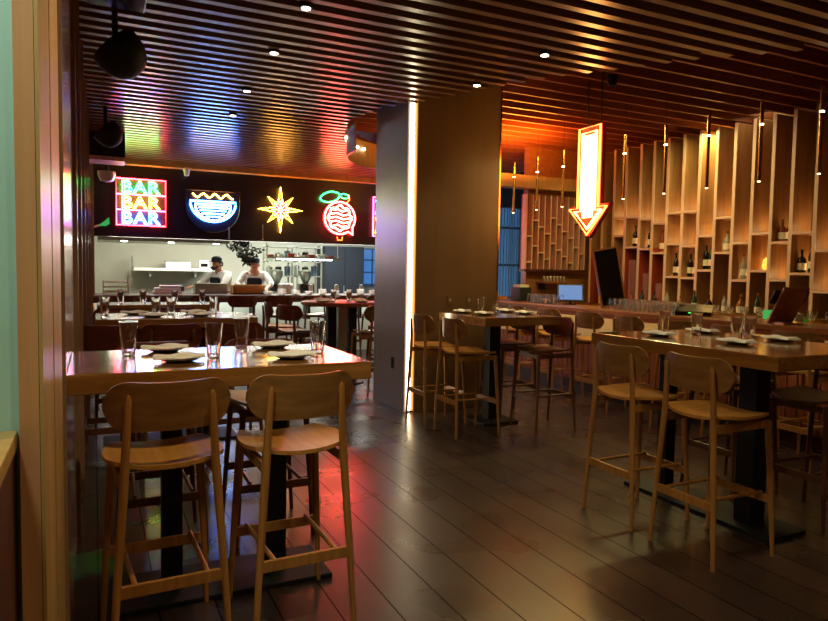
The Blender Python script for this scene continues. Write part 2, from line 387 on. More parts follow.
simple('cooking_hood', 'long steel extractor hood with round lights above the kitchen line', 'hood', (0, 12.0, 1.885), [
    ('hood_shell', 'steel', lambda m: m.prism([(0, 0), (1.2, 0), (1.2, .5), (.5, .5), (0, .12)], lambda a, b, d: (d, a, b), .05, 2.15)),
    ('duct', 'steel', lambda m: m.box(1.2, 2.0, .6, 1.1, .5, .85)),
    ('light', 'klight', lambda m: [m.lathe([(.05, 0), (.05, .01)], 12, (x, .2, -.011)) for x in (.45, 1.2, 1.95)] and None)])
simple('tray_rack', 'wire tray rack with pale trays at the left end of the kitchen counter', 'rack', (.12, 11.45, 1.02), [
    ('frame', 'steel', lambda m: [m.tube([(x, y, 0), (x, y, .3 if x else .22)], .008, 6) for x in (0, .36) for y in (0, .25)] and None),
    ('tray', 'cardboard', lambda m: m.box(0, .36, 0, .25, .18, .2)), ('tray', 'cardboard', lambda m: m.box(0, .36, 0, .25, .10, .12)), ('tray', 'cardboard', lambda m: m.box(0, .36, 0, .25, .02, .05))])
simple('linen_stack', 'stack of folded white cloths on the kitchen counter below the steel shelf', 'cloths', (.85, 11.4, 1.02), [
    ('folded_cloth', 'whitecloth', lambda m: m.box(0, .44, 0, .3, 0, .05, .015)), ('folded_cloth', 'whitecloth', lambda m: m.box(.02, .42, .01, .29, .05, .1, .015)), ('folded_cloth', 'whitecloth', lambda m: m.box(.1, .44, .02, .28, .1, .14, .015)),
    ('blue_cloth', 'bluesteel', lambda m: m.box(.40, .47, .02, .3, .05, .13, .01))])
simple('wood_crate', 'orange wooden crate on the kitchen counter beside the second cook', 'crate', (2.08, 11.25, 1.02), [
    ('crate_body', 'crate', lambda m: [m.box(0, .52, 0, .02, 0, .13), m.box(0, .52, .28, .3, 0, .13), m.box(0, .02, 0, .3, 0, .13), m.box(.5, .52, 0, .3, 0, .13), m.box(0, .52, 0, .3, 0, .02)] and None),
    ('lit_rim', 'amber_rim' if 'amber_rim' in M else 'postedge', lambda m: [m.box(-.01, .53, -.01, .02, .13, .16), m.box(-.01, .53, .28, .31, .13, .16), m.box(-.01, .02, 0, .3, .13, .16), m.box(.5, .53, 0, .3, .13, .16)] and None)])  # paler rim colour stands in for light along the crate's edge
simple('grey_box', 'grey steel box on the kitchen counter in front of the first cook', 'box', (1.5, 11.5, 1.02), [('box_body', 'steel', lambda m: m.box(0, .52, 0, .26, 0, .16, .01)), ('lid', 'steel', lambda m: m.box(-.01, .53, -.01, .27, .16, .175))])
# dark hanging herbs
hb = MB(); hr = random.Random(3)
for i in range(330):
    a = hr.uniform(0, 2*PI); tt = hr.random(); r_ = (.06+.22*math.sin(PI*min(1, tt*1.2)))*hr.uniform(.3, 1)
    p = Vector((r_*math.cos(a) - (.12 if tt < .4 else 0), r_*math.sin(a)*.6, -.45*tt)); d = Vector((hr.uniform(-1, 1), hr.uniform(-1, 1), hr.uniform(-1, .2))).normalized()
    hb.tube([p, p+d*.035, p+d*.08], [.004, .021, .003], 5, flat=(1, .3))
t = tag(empty('hanging_herbs', (2.45, 12.0, 2.0)), 'dark bunch of dried leaves hanging above the second cook', 'dried leaves')
hb.build('leaves', 'leaf', t); MB().tube([(0, 0, .72), (0, 0, .08), (.02, 0, -.4)], .01, 6).build('stem', 'leaf', t)
# shelving with equipment
for i, x in enumerate((2.9, 3.5)):
    t = tag(empty('steel_rack', (x+.25, 13.4, 0)), ['left', 'right'][i]+' tall steel rack of kitchen equipment in the back of the kitchen', 'rack')
    m = MB(); [m.box(a, a+.03, b, b+.03, 0, 1.95) for a in (0, .52) for b in (0, .4)]; m.build('frame', 'steel', t)
    for z in (.9, 1.3, 1.6, 1.9): MB().box(0, .55, 0, .43, z, z+.02).build('shelf', 'steel', t)
eq = random.Random(5)
for i in range(12):
    x = 3.17+(i % 6)*.19+.0; z = (1.32, 1.62)[i//6]; hgt = eq.uniform(.1, .2); k = i % 3
    t = tag(empty('kitchen_container', (x+.06, 13.6, z)), ['steel', 'dark', 'blue'][k]+' container on the '+('middle', 'top')[i//6]+' rack shelf, on the '+['left', 'right'][(i % 6)//3]+' rack', 'container', 'containers on the steel racks, '+['steel', 'dark', 'blue'][k]+(' middle', ' top')[i//6])
    MB().lathe([(.06, 0), (.065, .01), (.065, hgt), (.055, hgt)], 12).build('pot', ['steel', 'black', 'bluesteel'][k], t, True)
    MB().lathe([(.067, hgt), (.067, hgt+.012), (.012, hgt+.02), (.012, hgt+.035)], 12).build('lid', ['steel', 'steel', 'bluesteel'][k], t, True)
for i, (x, lab) in enumerate(((3.15, 'tall black coffee grinder on the kitchen line behind the star sign'), (3.72, 'second tall dark machine on the kitchen line right of the grinder'))):
    t = tag(empty('kitchen_machine', (x, 12.5, .0)), lab, 'machine')
    MB().box(-.14, .14, 0, .3, .9, 1.18, .02).build('machine_body', 'blackgloss', t, True); MB().lathe([(.05, 1.18), (.12, 1.34), (.12, 1.42), (.03, 1.46)], 14, (0, .15, 0)).build('hopper', 'steel', t, True)
    MB().box(-.1, .1, -.05, .02, 1.0, 1.03).build('tray', 'steel', t); MB().box(-.17, .17, -.05, .35, 0, .9, .01).build('cabinet_base', 'steel', t)
simple('prep_table', 'steel prep table behind the kitchen counter', 'table', (.3, 12.9, 0), [
    ('tabletop', 'steel', lambda m: m.box(0, 2.2, 0, .7, .88, .92)), ('leg', 'steel', lambda m: m.box(0, .04, 0, .04, 0, .88)), ('leg', 'steel', lambda m: m.box(2.16, 2.2, 0, .04, 0, .88)), ('leg', 'steel', lambda m: m.box(0, .04, .66, .7, 0, .88)), ('leg', 'steel', lambda m: m.box(2.16, 2.2, .66, .7, 0, .88))])
simple('pantry_cabinet', 'dark navy cabinet standing at the right of the kitchen back wall', 'cabinet', (4.75, 14.6, 0), [
    ('body', 'darkcloth', lambda m: m.box(0, .95, 0, .6, 0, 2.0)), ('door', 'darkcloth', lambda m: m.box(.02, .46, -.02, 0, .05, 1.95)), ('door', 'darkcloth', lambda m: m.box(.49, .93, -.02, 0, .05, 1.95)), ('handle', 'steel', lambda m: m.box(.44, .455, -.05, -.02, .9, 1.1))])
w2 = struct(empty('window_2', (5.85, 15.24, 1.1)))
MB().box(0, 1.0, 0, .05, 0, .9).build('pane', 'screen', w2)
m = MB(); [m.box(x, x+.03, -.02, .0, 0, .9) for x in (0, .3, .6, .97)]; [m.box(0, 1.0, -.02, 0, z, z+.03) for z in (0, .3, .6, .87)]; m.build('window_frame', 'bluesteel', w2)
# plates and dishes along the counter
dr = random.Random(11)
ORD_ = ['first', 'second', 'third', 'fourth', 'fifth', 'sixth', 'seventh', 'eighth', 'ninth', 'tenth', 'eleventh', 'twelfth']
for i in range(22):
    x = 2.62+i*.12; kind = i % 4
    yb = 11.15+.28*(i % 2)
    if kind in (0, 2):
        t = tag(empty('dish_stack', (x, yb, 1.02)), 'stack of white dishes on the kitchen pass, '+ORD_[i//2]+' from the left', 'dishes', 'stacks of white dishes on the pass')
        n = 3+i % 3
        m = MB(); [m.lathe([(.04, .02*q), (.075, .02*q+.014), (.075, .02*q+.018), (.04, .02*q+.008)], 14) for q in range(n)]; m.build('dish', 'whiteplate', t, True)
    elif kind == 1:
        t = tag(empty('food_bowl', (x, yb, 1.02)), 'small bowl of red garnish on the kitchen pass, '+ORD_[i//4]+' from the left', 'bowl', 'bowls of garnish on the pass')
        MB().lathe([(.03, 0), (.055, .045), (.05, .045), (.03, .012)], 14).build('bowl', 'whiteplate', t, True); MB().lathe([(.046, .034), (.03, .05), (.004, .055)], 10).build('garnish', 'redfood', t, True)
    else:
        t = tag(empty('steel_canister', (x, yb, 1.02)), 'short steel canister on the kitchen pass, '+ORD_[i//4]+' from the left', 'canister', 'steel canisters on the pass')
        MB().lathe([(.04, 0), (.04, .15), (.035, .155)], 12).build('can', 'steel', t, True); MB().lathe([(.041, .155), (.041, .162), (.008, .18)], 12).build('lid', 'black', t, True)

ps_ = simple('pass_shelf', 'overhead steel shelf holding plates above the right half of the kitchen line', 'shelf', (2.95, 12.6, 1.66), [
    ('shelf_board', 'steel', lambda m: m.box(0, 1.5, 0, .3, 0, .03)), ('rod', 'steel', lambda m: m.box(.02, .04, .14, .16, .03, 1.06)), ('rod', 'steel', lambda m: m.box(1.46, 1.48, .14, .16, .03, 1.06)), ('heat_lamp_bar', 'klight', lambda m: m.box(.2, 1.3, .02, .05, -.02, 0))])
for i in range(7):
    t = tag(empty('plate_stack', (3.06+i*.2, 12.75, 1.69)), ORD_[i]+' stack of plates from the left on the overhead kitchen shelf', 'plates', 'plates on the overhead shelf')
    m = MB(); [m.lathe([(.05, .015*q), (.085, .015*q+.01), (.085, .015*q+.013), (.05, .015*q+.006)], 14) for q in range(3+i % 3)]; m.build('plates', 'whiteplate' if i % 2 else 'redfood', t, True)
simple('stock_pot', 'large steel stock pot on the kitchen counter right of the crate', 'pot', (3.05, 11.6, 1.02), [('pot_body', 'steel', lambda m: m.lathe([(.12, 0), (.13, .01), (.13, .16), (.12, .16)], 20)), ('lid', 'steel', lambda m: m.lathe([(.135, .16), (.12, .18), (.02, .19), (.02, .21)], 20))])
# cooks -------------------------------------------------------------
def skin_mesh(name, verts, edges, radii, mat, parent, sub=2, root=0):
    me = bpy.data.meshes.new(name); me.from_pydata(verts, edges, []); me.update()
    o = bpy.data.objects.new(name, me); COL.objects.link(o)
    sk = o.modifiers.new('s', 'SKIN'); sk.use_smooth_shade = True
    for i, r_ in enumerate(radii):
        rr_ = r_ if isinstance(r_, tuple) else (r_, r_)
        me.skin_vertices[0].data[i].radius = rr_
        me.skin_vertices[0].data[i].use_root = (i == root)
    sb = o.modifiers.new('u', 'SUBSURF'); sb.levels = sub; sb.render_levels = sub
    dg = bpy.context.evaluated_depsgraph_get(); ev = o.evaluated_get(dg)
    nm = bpy.data.meshes.new_from_object(ev); nm.materials.clear(); nm.materials.append(M[mat])
    for p in nm.polygons: p.use_smooth = True
    no = bpy.data.objects.new(name, nm); COL.objects.link(no); no.parent = parent
    bpy.data.objects.remove(o); no.name = name
    return no
def cook(loc, rz, label, lean, arm_l, arm_r, headtilt):
    t = tag(empty('person', loc, rz), label, 'person')      # faces local -Y
    L_ = lean
    hip = Vector((0, 0, .93)); ch = Vector((0, -L_*.7, 1.27)); nk = Vector((0, -L_, 1.42)); hd = nk+Vector((0, -.03-headtilt*.4, .10)); tp = nk+Vector((0, -.04-headtilt, .20))
    V = [hip, (0, -L_*.35, 1.1), ch, nk, hd, tp]; R = [.13, .12, .15, .055, .085, .07]; E_ = [(0, 1), (1, 2), (2, 3), (3, 4), (4, 5)]
    def chain(s, pts, rads):
        k = s
        for p, r_ in zip(pts, rads): V.append(p); R.append(r_); E_.append((k, len(V)-1)); k = len(V)-1
        return k
    for sx, arm in ((-1, arm_l), (1, arm_r)):
        sh = ch+Vector((sx*.19, 0, .07))
        hand = Vector(arm[1]); k = chain(2, [sh, arm[0], hand], [.055, .042, .026])
        dr_ = (hand-Vector(arm[0])).normalized(); sd = dr_.cross(Vector((0, 0, 1))).normalized()
        palm = chain(k, [hand+dr_*.06], [.028])
        for q in range(-1, 3): chain(palm, [hand+dr_*.10+sd*.018*(q-.5), hand+dr_*(.15-.006*abs(q))+sd*.02*(q-.5)+Vector((0, 0, -.015))], [.009, .007])
        chain(k, [hand+dr_*.05+sd*.035*-sx, hand+dr_*.09+sd*.045*-sx], [.010, .008])
        chain(0, [(sx*.1, 0, .88), (sx*.11, .01, .48), (sx*.11, .02, .08), (sx*.11, -.12, .04)], [.10, .065, .045, .035])
    skin_mesh('body', V, E_, R, 'skin', t, 2)
    # clothing
    V2 = [hip, Vector((0, -L_*.35, 1.1)), ch, Vector((0, -L_*.9, 1.38))]; R2 = [.155, .145, .165, .075]; E2 = [(0, 1), (1, 2), (2, 3)]
    for sx, arm in ((-1, arm_l), (1, arm_r)):
        sh = ch+Vector((sx*.19, 0, .07)); V2 += [sh, Vector(arm[0]), Vector(arm[0]).lerp(Vector(arm[1]), .35)]; R2 += [.075, .06, .052]
        n_ = len(V2); E2 += [(2, n_-3), (n_-3, n_-2), (n_-2, n_-1)]
    skin_mesh('shirt', V2, E2, R2, 'whitecloth', t, 2)
    V3 = [Vector((0, 0, .95)), Vector((.1, 0, .86)), Vector((.11, .01, .48)), Vector((.11, .02, .1)), Vector((-.1, 0, .86)), Vector((-.11, .01, .48)), Vector((-.11, .02, .1))]
    skin_mesh('trousers', V3, [(0, 1), (1, 2), (2, 3), (0, 4), (4, 5), (5, 6)], [.16, .115, .08, .065, .115, .08, .065], 'darkcloth', t, 2)
    m = MB(); m.prism(rr(.26, .62, .04), lambda a, b, d: (a, d-L_*.55*max(0, b+.3)/.6-.165, .98+b), 0, .015); m.build('apron', 'darkcloth', t)
    m = MB(); m.lathe([(.092, -.01), (.095, .03), (.088, .07), (.05, .095), (.003, .1)], 16, tuple(hd+Vector((0, -headtilt*.3, .05)))); m.prism([(-.06, 0), (.06, 0), (.04, -.07), (-.04, -.07)], lambda a, b, d: tuple(hd+Vector((a, b-.08, .045+d))), 0, .008)
    m.build('cap', 'darkcloth', t, True)
    m = MB(); m.lathe([(.075, -.03), (.082, 0), (.082, .045)], 14, tuple(hd+Vector((0, .034, 0)))); m.build('hair', 'hair', t, True)
    fy = hd+Vector((0, -.085, 0))
    m = MB(); m.tube([fy+Vector((0, .01, .03)), fy+Vector((0, -.018, -.005)), fy+Vector((0, .005, -.012))], [.008, .013, .008], 8); m.build('nose', 'skin', t, True)
    m = MB(); [m.lathe([(.001, -.006), (.009, 0), (.001, .006)], 8, tuple(fy+Vector((s*.032, .004, .022)))) for s in (-1, 1)]; m.build('eyes', 'black', t, True)
    m = MB(); m.tube([fy+Vector((-.025, .012, -.042)), fy+Vector((0, .004, -.045)), fy+Vector((.025, .012, -.042))], .006, 6); m.build('mouth', 'redfood', t, True)
    m = MB(); [m.lathe([(.005, -.02), (.014, 0), (.005, .02)], 8, tuple(hd+Vector((s*.088, .005, 0)))) for s in (-1, 1)]; m.build('ears', 'skin', t, True)
    if 'bearded' in label:
        m = MB(); m.tube([hd+Vector((-.07, -.03, -.03)), hd+Vector((-.045, -.075, -.065)), hd+Vector((0, -.09, -.08)), hd+Vector((.045, -.075, -.065)), hd+Vector((.07, -.03, -.03))], [.012, .025, .03, .025, .012], 8); m.build('beard', 'hair', t, True)
    return t
cook((2.13, 12.35, 0), math.radians(-58), 'bearded cook in white shirt, dark cap and apron reaching left over the kitchen counter', .14,
     ((-.30, -.32, 1.16), (-.24, -.55, 1.12)), ((.28, -.3, 1.14), (.12, -.52, 1.10)), .03)
cook((2.66, 12.35, 0), math.radians(-12), 'cook in white shirt and dark cap bending over the crate with one arm raised', .2,
     ((-.30, -.3, 1.15), (-.14, -.52, 1.1)), ((.30, -.34, 1.18), (.2, -.56, 1.1)), .06)

# ================================================================== NEON SIGNS
def text_tube(txt, size, bev, mat, parent, loc, name='letters', xs=1.0):
    cu_ = bpy.data.curves.new(name, 'FONT'); cu_.body = txt; cu_.size = size; cu_.fill_mode = 'NONE'; cu_.bevel_depth = bev; cu_.bevel_resolution = 1; cu_.resolution_u = 4
    cu_.space_character = 1.12
    o = bpy.data.objects.new(name, cu_); COL.objects.link(o); o.scale = (xs, 1, 1)
    dg = bpy.context.evaluated_depsgraph_get(); me = bpy.data.meshes.new_from_object(o.evaluated_get(dg))
    bpy.data.objects.remove(o)
    me.transform(Matrix.Diagonal((xs, 1, 1, 1)))
    xsn = [v.co.x for v in me.vertices]; ysn = [v.co.y for v in me.vertices]
    c = Vector(((min(xsn)+max(xsn))/2, (min(ysn)+max(ysn))/2, 0)); me.transform(Matrix.Translation(-c)); me.transform(Matrix.Rotation(PI/2, 4, 'X'))
    me.materials.clear(); me.materials.append(M[mat]); me.name = name
    n = bpy.data.objects.new(name, me); COL.objects.link(n); n.parent = parent; n.location = loc; return n
SY = 11.54
XZ = lambda a, b, d: (a, d, b)
# BAR BAR BAR
t = tag(empty('neon_sign', (.685, SY, 2.48)), 'square neon sign reading BAR three times in a red frame', 'neon sign')
MB().box(-.38, .38, .035, .06, -.38, .38).build('backing', 'redback' if 'redback' in M else 'header', t)
W_, H_ = .365, .365
m = MB(); m.tube([(-W_, 0, -H_), (W_, 0, -H_), (W_, 0, H_), (-W_, 0, H_)], .012, 8, closed=True); m.build('frame_tube', 'red', t, True)
for z in (.12, -.125): MB().tube([(-W_, 0, z), (W_, 0, z)], .009, 8).build('divider_tube', 'pink', t, True)
for z, mt in ((.242, 'green'), (-.002, 'yellow'), (-.245, 'blue')): text_tube('BAR', .26, .0055, mt, t, (0, 0, z), 'letters', 1.12)
# bowl
t = tag(empty('neon_sign', (1.80, SY, 2.45)), 'blue neon noodle bowl sign with a yellow zigzag above it', 'neon sign')
o_ = [(-.44, .29), (.44, .29), (.44, .02)] + [(.44*math.cos(a), .02+.42*math.sin(a)*1.0) for a in [-PI*i/16 for i in range(1, 16)]] + [(-.44, .02)]
MB().prism(o_, XZ, .04, .06).build('backing', 'header', t)
MB().tube([(a, .03, b) for a, b in o_[:12]], .005, 6).build('backing_edge', 'brass', t)
def bowl_pts(r, z0, n=18): return [(r*math.cos(a), 0, z0+r*.9*math.sin(a)) for a in [-PI*i/n for i in range(n+1)]]
m = MB(); m.tube(bowl_pts(.37, .11), .014, 8, closed=True); m.build('bowl_outline', 'blue', t, True)
m = MB(); m.tube(bowl_pts(.29, .06), .011, 8, closed=True); m.build('bowl_inner_outline', 'white', t, True)
for i, (z, w_) in enumerate(((.01, .26), (-.04, .235), (-.09, .2), (-.14, .14))): MB().tube([(-w_+.02, 0, z), (w_-.02, 0, z)], .009, 8).build('bowl_line', 'blue' if i % 2 else 'white', t, True)
zz = [(-.33+.33*2*i/24, 0, .205+.035*math.sin(i*2*PI*3.5/24+2.2)) for i in range(25)]
MB().tube(zz, .010, 8).build('zigzag', 'yellow', t, True)
# star
t = tag(empty('neon_sign', (2.935, SY, 2.488)), 'yellow eight pointed star neon sign', 'neon sign')
def starpts(a, b, c, off=0): 
    P_ = []
    for i in range(16):
        an = PI/2+i*PI/8; r_ = c if i % 2 else (a if i % 4 == 0 else b)
        P_.append((r_*math.cos(an), 0, r_*math.sin(an)))
    return P_
MB().prism([(p[0]*1.03, p[2]*1.03) for p in starpts(.40, .33, .13)], XZ, .035, .06).build('backing', 'header', t)
MB().tube(starpts(.385, .30, .105), .0105, 8, closed=True).build('star_outline', 'yellow', t, True)
for i in range(8):
    an = i*PI/4; MB().tube([(.02*math.cos(an), -.01, .02*math.sin(an)), (.15*math.cos(an), -.01, .15*math.sin(an))], .007, 6).build('ray_tube', 'pink' if i % 2 else 'warm', t, True)
# peach
t = tag(empty('neon_sign', (4.03, SY, 2.40)), 'round red peach neon sign with green leaves', 'neon sign')
ci = [(.29*math.cos(a), 0, .29*math.sin(a)) for a in [2*PI*i/32 for i in range(32)]]
ci[28] = (.245, 0, -.30)
MB().prism([(p[0]*1.12, p[2]*1.12) for p in ci], XZ, .035, .06).build('backing', 'header', t)
MB().tube(ci, .015, 8, closed=True).build('fruit_outline', 'peachred', t, True)
bl = []
for i in range(48):
    a = 2*PI*i/48; r_ = .215+.018*math.cos(8*a); bl.append((r_*math.cos(a), 0, r_*math.sin(a)))
MB().tube(bl, .012, 8, closed=True).build('inner_outline', 'peachfill', t, True)
for k in range(5):
    z = -.14+k*.07; w_ = math.sqrt(.19**2-z*z); MB().tube([(-w_, 0, z), (-w_/3, 0, z+.02), (w_/3, 0, z-.02), (w_, 0, z)], .011, 8).build('inner_tube', 'peachfill', t, True)
def leaf(cx, cz, l, h, ang):
    P_ = []
    for i in range(20):
        a = 2*PI*i/20; x, z = l*math.cos(a), h*math.sin(a)*abs(math.sin(a))**.3
        P_.append((cx+x*math.cos(ang)-z*math.sin(ang), 0, cz+x*math.sin(ang)+z*math.cos(ang)))
    return P_
MB().tube(leaf(-.19, .37, .19, .09, .25), .012, 8, closed=True).build('leaf', 'leafgreen', t, True)
MB().tube(leaf(.08, .40, .09, .04, -.1), .010, 8, closed=True).build('leaf', 'leafgreen', t, True)
MB().tube([(.16, 0, .43), (.18, 0, .34), (.12, 0, .27)], .009, 8).build('stem', 'orange', t, True)
MB().tube([(-.05, 0, -.34), (-.04, 0, -.40), (.04, 0, -.40), (.05, 0, -.34)], .008, 8).build('base_tube', 'orange', t, True)
# fifth sign half hidden by column
t = tag(empty('neon_sign', (5.0, SY, 2.46)), 'pink framed neon sign mostly hidden behind the column', 'neon sign')
MB().box(-.34, .34, .035, .06, -.38, .38).build('backing', 'header', t)
MB().tube([(-.32, 0, -.36), (.32, 0, -.36), (.32, 0, .36), (-.32, 0, .36)], .011, 8, closed=True).build('frame_tube', 'pink', t, True)
MB().tube([(-.27, 0, .05), (-.27, 0, .30), (.1, 0, .30), (.1, 0, .05)], .011, 8, closed=True).build('upper_tube', 'blue', t, True)
MB().tube([(-.27, 0, -.30), (-.27, 0, -.02), (.1, 0, -.02), (.1, 0, -.30)], .011, 8, closed=True).build('lower_tube', 'yellow', t, True)
# unidentified green glowing shape left of BAR sign, made up as a fixture
t = tag(empty('green_shape', (.0, 11.5, 2.10)), 'small green glowing shape on a pale arm at the left end of the header', 'lamp')
MB().tube([(-.1, 0, -.07), (.08, 0, -.01), (.13, 0, .01)], .018, 8).build('arm', 'cardboard', t, True)
MB().prism([(.06, -.01), (.16, -.02), (.22, .02), (.21, .12), (.14, .05)], XZ, -.02, .02).build('shape_head', 'green2', t)
# thin metal props under the signs
for i, (x, z0, z1) in enumerate(((2.06, 1.95, 2.15), (2.63, 1.95, 2.22))):
    t = tag(empty('sign_rod', (x, 11.56, z0)), 'thin metal rod on the black header under the '+['bowl sign', 'star sign'][i], 'rod')
    MB().tube([(0, 0, .02), (0, 0, z1-z0)], .008 if i else .014, 8).build('rod', 'steel', t, True); MB().lathe([(.02, 0), (.02, .02)], 10).build('foot', 'steel', t, True)

# arrow marquee, hung in the X = 4.5 plane
t = tag(empty('arrow_sign', (4.5, 5.31, 1.82)), 'large glowing red and white arrow sign hanging and pointing down', 'arrow sign')
YZ = lambda a, b, d: (d, a, b)
sh = .15; hw = .29; hh = .33; H0 = 1.12
arr = [(0, 0), (-hw, hh), (-sh, hh), (-sh, H0), (sh, H0), (sh, hh), (hw, hh)]
MB().prism(arr, YZ, .0, .05).build('sign_box', 'redwood', t)
def inset(k, zc=.42): return None
def apath(s_, h_, b_, top): return [(0, b_), (-h_, hh-.03), (-s_, hh-.03), (-s_, top), (s_, top), (s_, hh-.03), (h_, hh-.03)]
for side in (-1,):
    xx = -.03
    MB().tube([(xx, a, b) for a, b in apath(.155, .28, .03, H0-.02)], .011, 8, closed=True).build('outer_tube', 'orange', t, True)
    m = MB(); m.tube([(xx, a, b) for a, b in [(0, .09), (-.20, hh-.06), (-.10, hh-.06), (-.10, H0-.07), (.10, H0-.07), (.10, hh-.06), (.20, hh-.06)]], .013, 8, closed=True); m.build('inner_tube', 'hot', t, True)
    for a in (-.06, -.02, .02, .06): MB().tube([(xx, a, .2), (xx, a, H0-.1)], .013, 8).build('fill_tube', 'hot', t, True)
MB().tube([(.025, -.1, H0), (.025, -.1, 1.95-.25)], .006, 6).build('hanger', 'black', t); MB().tube([(.025, .1, H0), (.025, .1, 1.95-.25)], .006, 6).build('hanger', 'black', t)

# ================================================================== CEILING FIXTURES
dlroot = tag(empty('downlight'), 'x', 'downlight'); used = [False]
MB().lathe([(.045, 0), (.045, .03), (.03, .03)], 16).build('trim_ring', 'black', dlroot, True); MB().lathe([(.030, -.004), (.030, .004)], 16).build('bulb', 'bulb', dlroot, True)
names = ['nearest the top edge left of centre', 'second in the left row', 'third in the left row', 'farthest in the left row', 'right of the column, nearest', 'right above the column face']
for (x, y), nm in zip(DL, names): place(dlroot, used, (x, y, 3.13), 0, 'small round ceiling downlight, '+nm, 'ceiling downlights')
def speaker(loc, s, rz, label, tilt):
    t = tag(empty('ceiling_speaker', loc, rz), label, 'speaker')
    m = MB(); m.lathe([(.004, -.13), (.06, -.12), (.11, -.09), (.15, -.03), (.165, .04), (.165, .10), (.15, .12)], 24); 
    bmesh.ops.transform(m.bm, matrix=Matrix.Scale(s, 4) @ Euler((0, tilt, 0)).to_matrix().to_4x4(), verts=m.bm.verts); m.build('housing', 'black', t, True)
    m = MB(); m.lathe([(.145, .121), (.13, .126), (.02, .13)], 20); bmesh.ops.transform(m.bm, matrix=Matrix.Scale(s, 4) @ Euler((0, tilt, 0)).to_matrix().to_4x4(), verts=m.bm.verts); m.build('grille', 'blackgloss', t, True)
    MB().tube([(-.06*s, 0, 0), (-.06*s, 0, 3.16-loc[2])], .02, 8).build('mount', 'black', t)
speaker((.20, 5.0, 2.86), 1.0, 0, 'black round speaker hanging from the ceiling near the left wall, closest to us', -.75)
speaker((.17, 7.9, 2.84), .85, 0, 'smaller black ceiling speaker farther back along the left wall', -.75)
t = tag(empty('projector_box', (.05, 9.6, 2.80)), 'black box on the ceiling at the far left with a painted pink neon reflection', 'box')
MB().box(-.1, .32, -.2, .2, .05, .35, .01).build('box_body', 'black', t); MB().box(-.1, .32, -.21, .2, 0, .05).build('neon_reflection', 'pinkplain' if 'pinkplain' in M else 'divider', t)  # neon reflection on the underside, put in as a pink coloured strip
t = tag(empty('dome_camera', (.17, 10.6, 2.78)), 'grey dome hanging below the black box at the far left', 'dome')
MB().lathe([(.004, -.13), (.09, -.10), (.12, -.02), (.12, .03)], 20).build('dome', 'steel', t, True); MB().tube([(0, 0, .03), (0, 0, .37)], .03, 10).build('mount', 'black', t)
t = tag(empty('ceiling_unit', (.0, 4.45, 3.09)), 'dark rectangular unit on the slats at the top left', 'ceiling unit')
MB().box(-.02, .30, -.25, .28, 0, .06).build('panel', 'blackgloss', t); MB().box(.30, .308, -.25, .28, -.003, .06).build('edge_strip', 'steel', t)
for i, (x, y, z, lab) in enumerate(((1.36, 11.40, 2.98, 'small white security camera on the beam above the bowl sign'), (4.6, 5.15, 3.34, 'small black camera on the ceiling slats right of the arrow'))):
    t = tag(empty('security_camera', (x, y, z)), lab, 'camera')
    MB().lathe([(.003, -.05), (.035, -.04), (.045, 0), (.045, .03)], 16).build('dome', 'whiteplate' if i == 0 else 'black', t, True); MB().lathe([(.055, .03), (.055, .06)], 16).build('base', 'whiteplate' if i == 0 else 'black', t, True)
    if i == 0: MB().box(-.03, .03, -.03, .03, .055, .09).build('bracket', 'whiteplate', t)
# curved fascia of the raised ceiling behind the column
m = MB(); ps = [(2.72, 7.3), (2.78, 7.75), (3.0, 8.15), (3.4, 8.45), (4.0, 8.65), (4.8, 8.7)]
import itertools
def smooth_path(ps, n=6):
    out = []
    for i in range(len(ps)-1):
        p0 = ps[max(i-1, 0)]; p1 = ps[i]; p2 = ps[i+1]; p3 = ps[min(i+2, len(ps)-1)]
        for k in range(n):
            s = k/n; out.append(tuple(.5*((2*b)+(-a+c)*s+(2*a-5*b+4*c-d)*s*s+(-a+3*b-3*c+d)*s**3) for a, b, c, d in zip(p0, p1, p2, p3)))
    return out+[ps[-1]]
sp = smooth_path(ps)
t = tag(empty('curved_light_fascia', (0, 0, 2.84)), 'curved wooden light cove with bright spots hanging left of the column', 'light cove')
m = MB()
for a, b in zip(sp, sp[1:]): m.prism([(0, 0), (0, .33)], lambda p, q, d: (0, 0, 0), 0, 1) if False else None
bmv = m.bm; rows = [[bmv.verts.new((x+dx, y+dy, z)) for x, y in sp] for dx, dy, z in ((0, 0, 0), (.03, .03, 0), (.03, .03, .33), (0, 0, .33))]
for r_ in range(4):
    A, B = rows[r_], rows[(r_+1) % 4]
    for i in range(len(sp)-1): bmv.faces.new((A[i], A[i+1], B[i+1], B[i]))
bmv.faces.new([r_[0] for r_ in rows]); bmv.faces.new([r_[-1] for r_ in rows][::-1])
m.build('fascia', 'postedge', t, True)
for i in range(6):
    x, y = sp[6+i*2]; MB().lathe([(.02, 0), (.02, .03)], 8, (x-.015, y-.045, .20)).build('bulb', 'bulb', t)

# pendants over the bar
pr = tag(empty('pendant_tube'), 'x', 'pendant lamp'); used = [False]
bt = MB().lathe([(.017, 0), (.017, .72), (.006, .725)], 12).build('brass_tube', 'brass', pr, True)
MB().lathe([(.012, -.006), (.012, .004)], 10).build('bulb', 'puck', bt, True)
MB().lathe([(.0178, .505), (.0178, .52)], 12).build('light_ring', 'puck', bt, True)
MB().tube([(0, 0, .72), (0, 0, 1.39)], .002, 5).build('cord', 'black', pr)
ordn = ['farthest from us', 'second farthest', 'third farthest, left of the arrow', 'first one right of the arrow', 'second right of the arrow', 'third right of the arrow', 'second from the right edge', 'nearest, at the right edge']
for yv, nm in zip((8.15, 7.59, 7.03, 5.92, 5.31, 4.76, 4.18, 3.62), ordn): place(pr, used, (5.5, yv, 2.33), 0, 'slim brass tube pendant over the bar, '+nm, 'brass tube pendants over the bar')

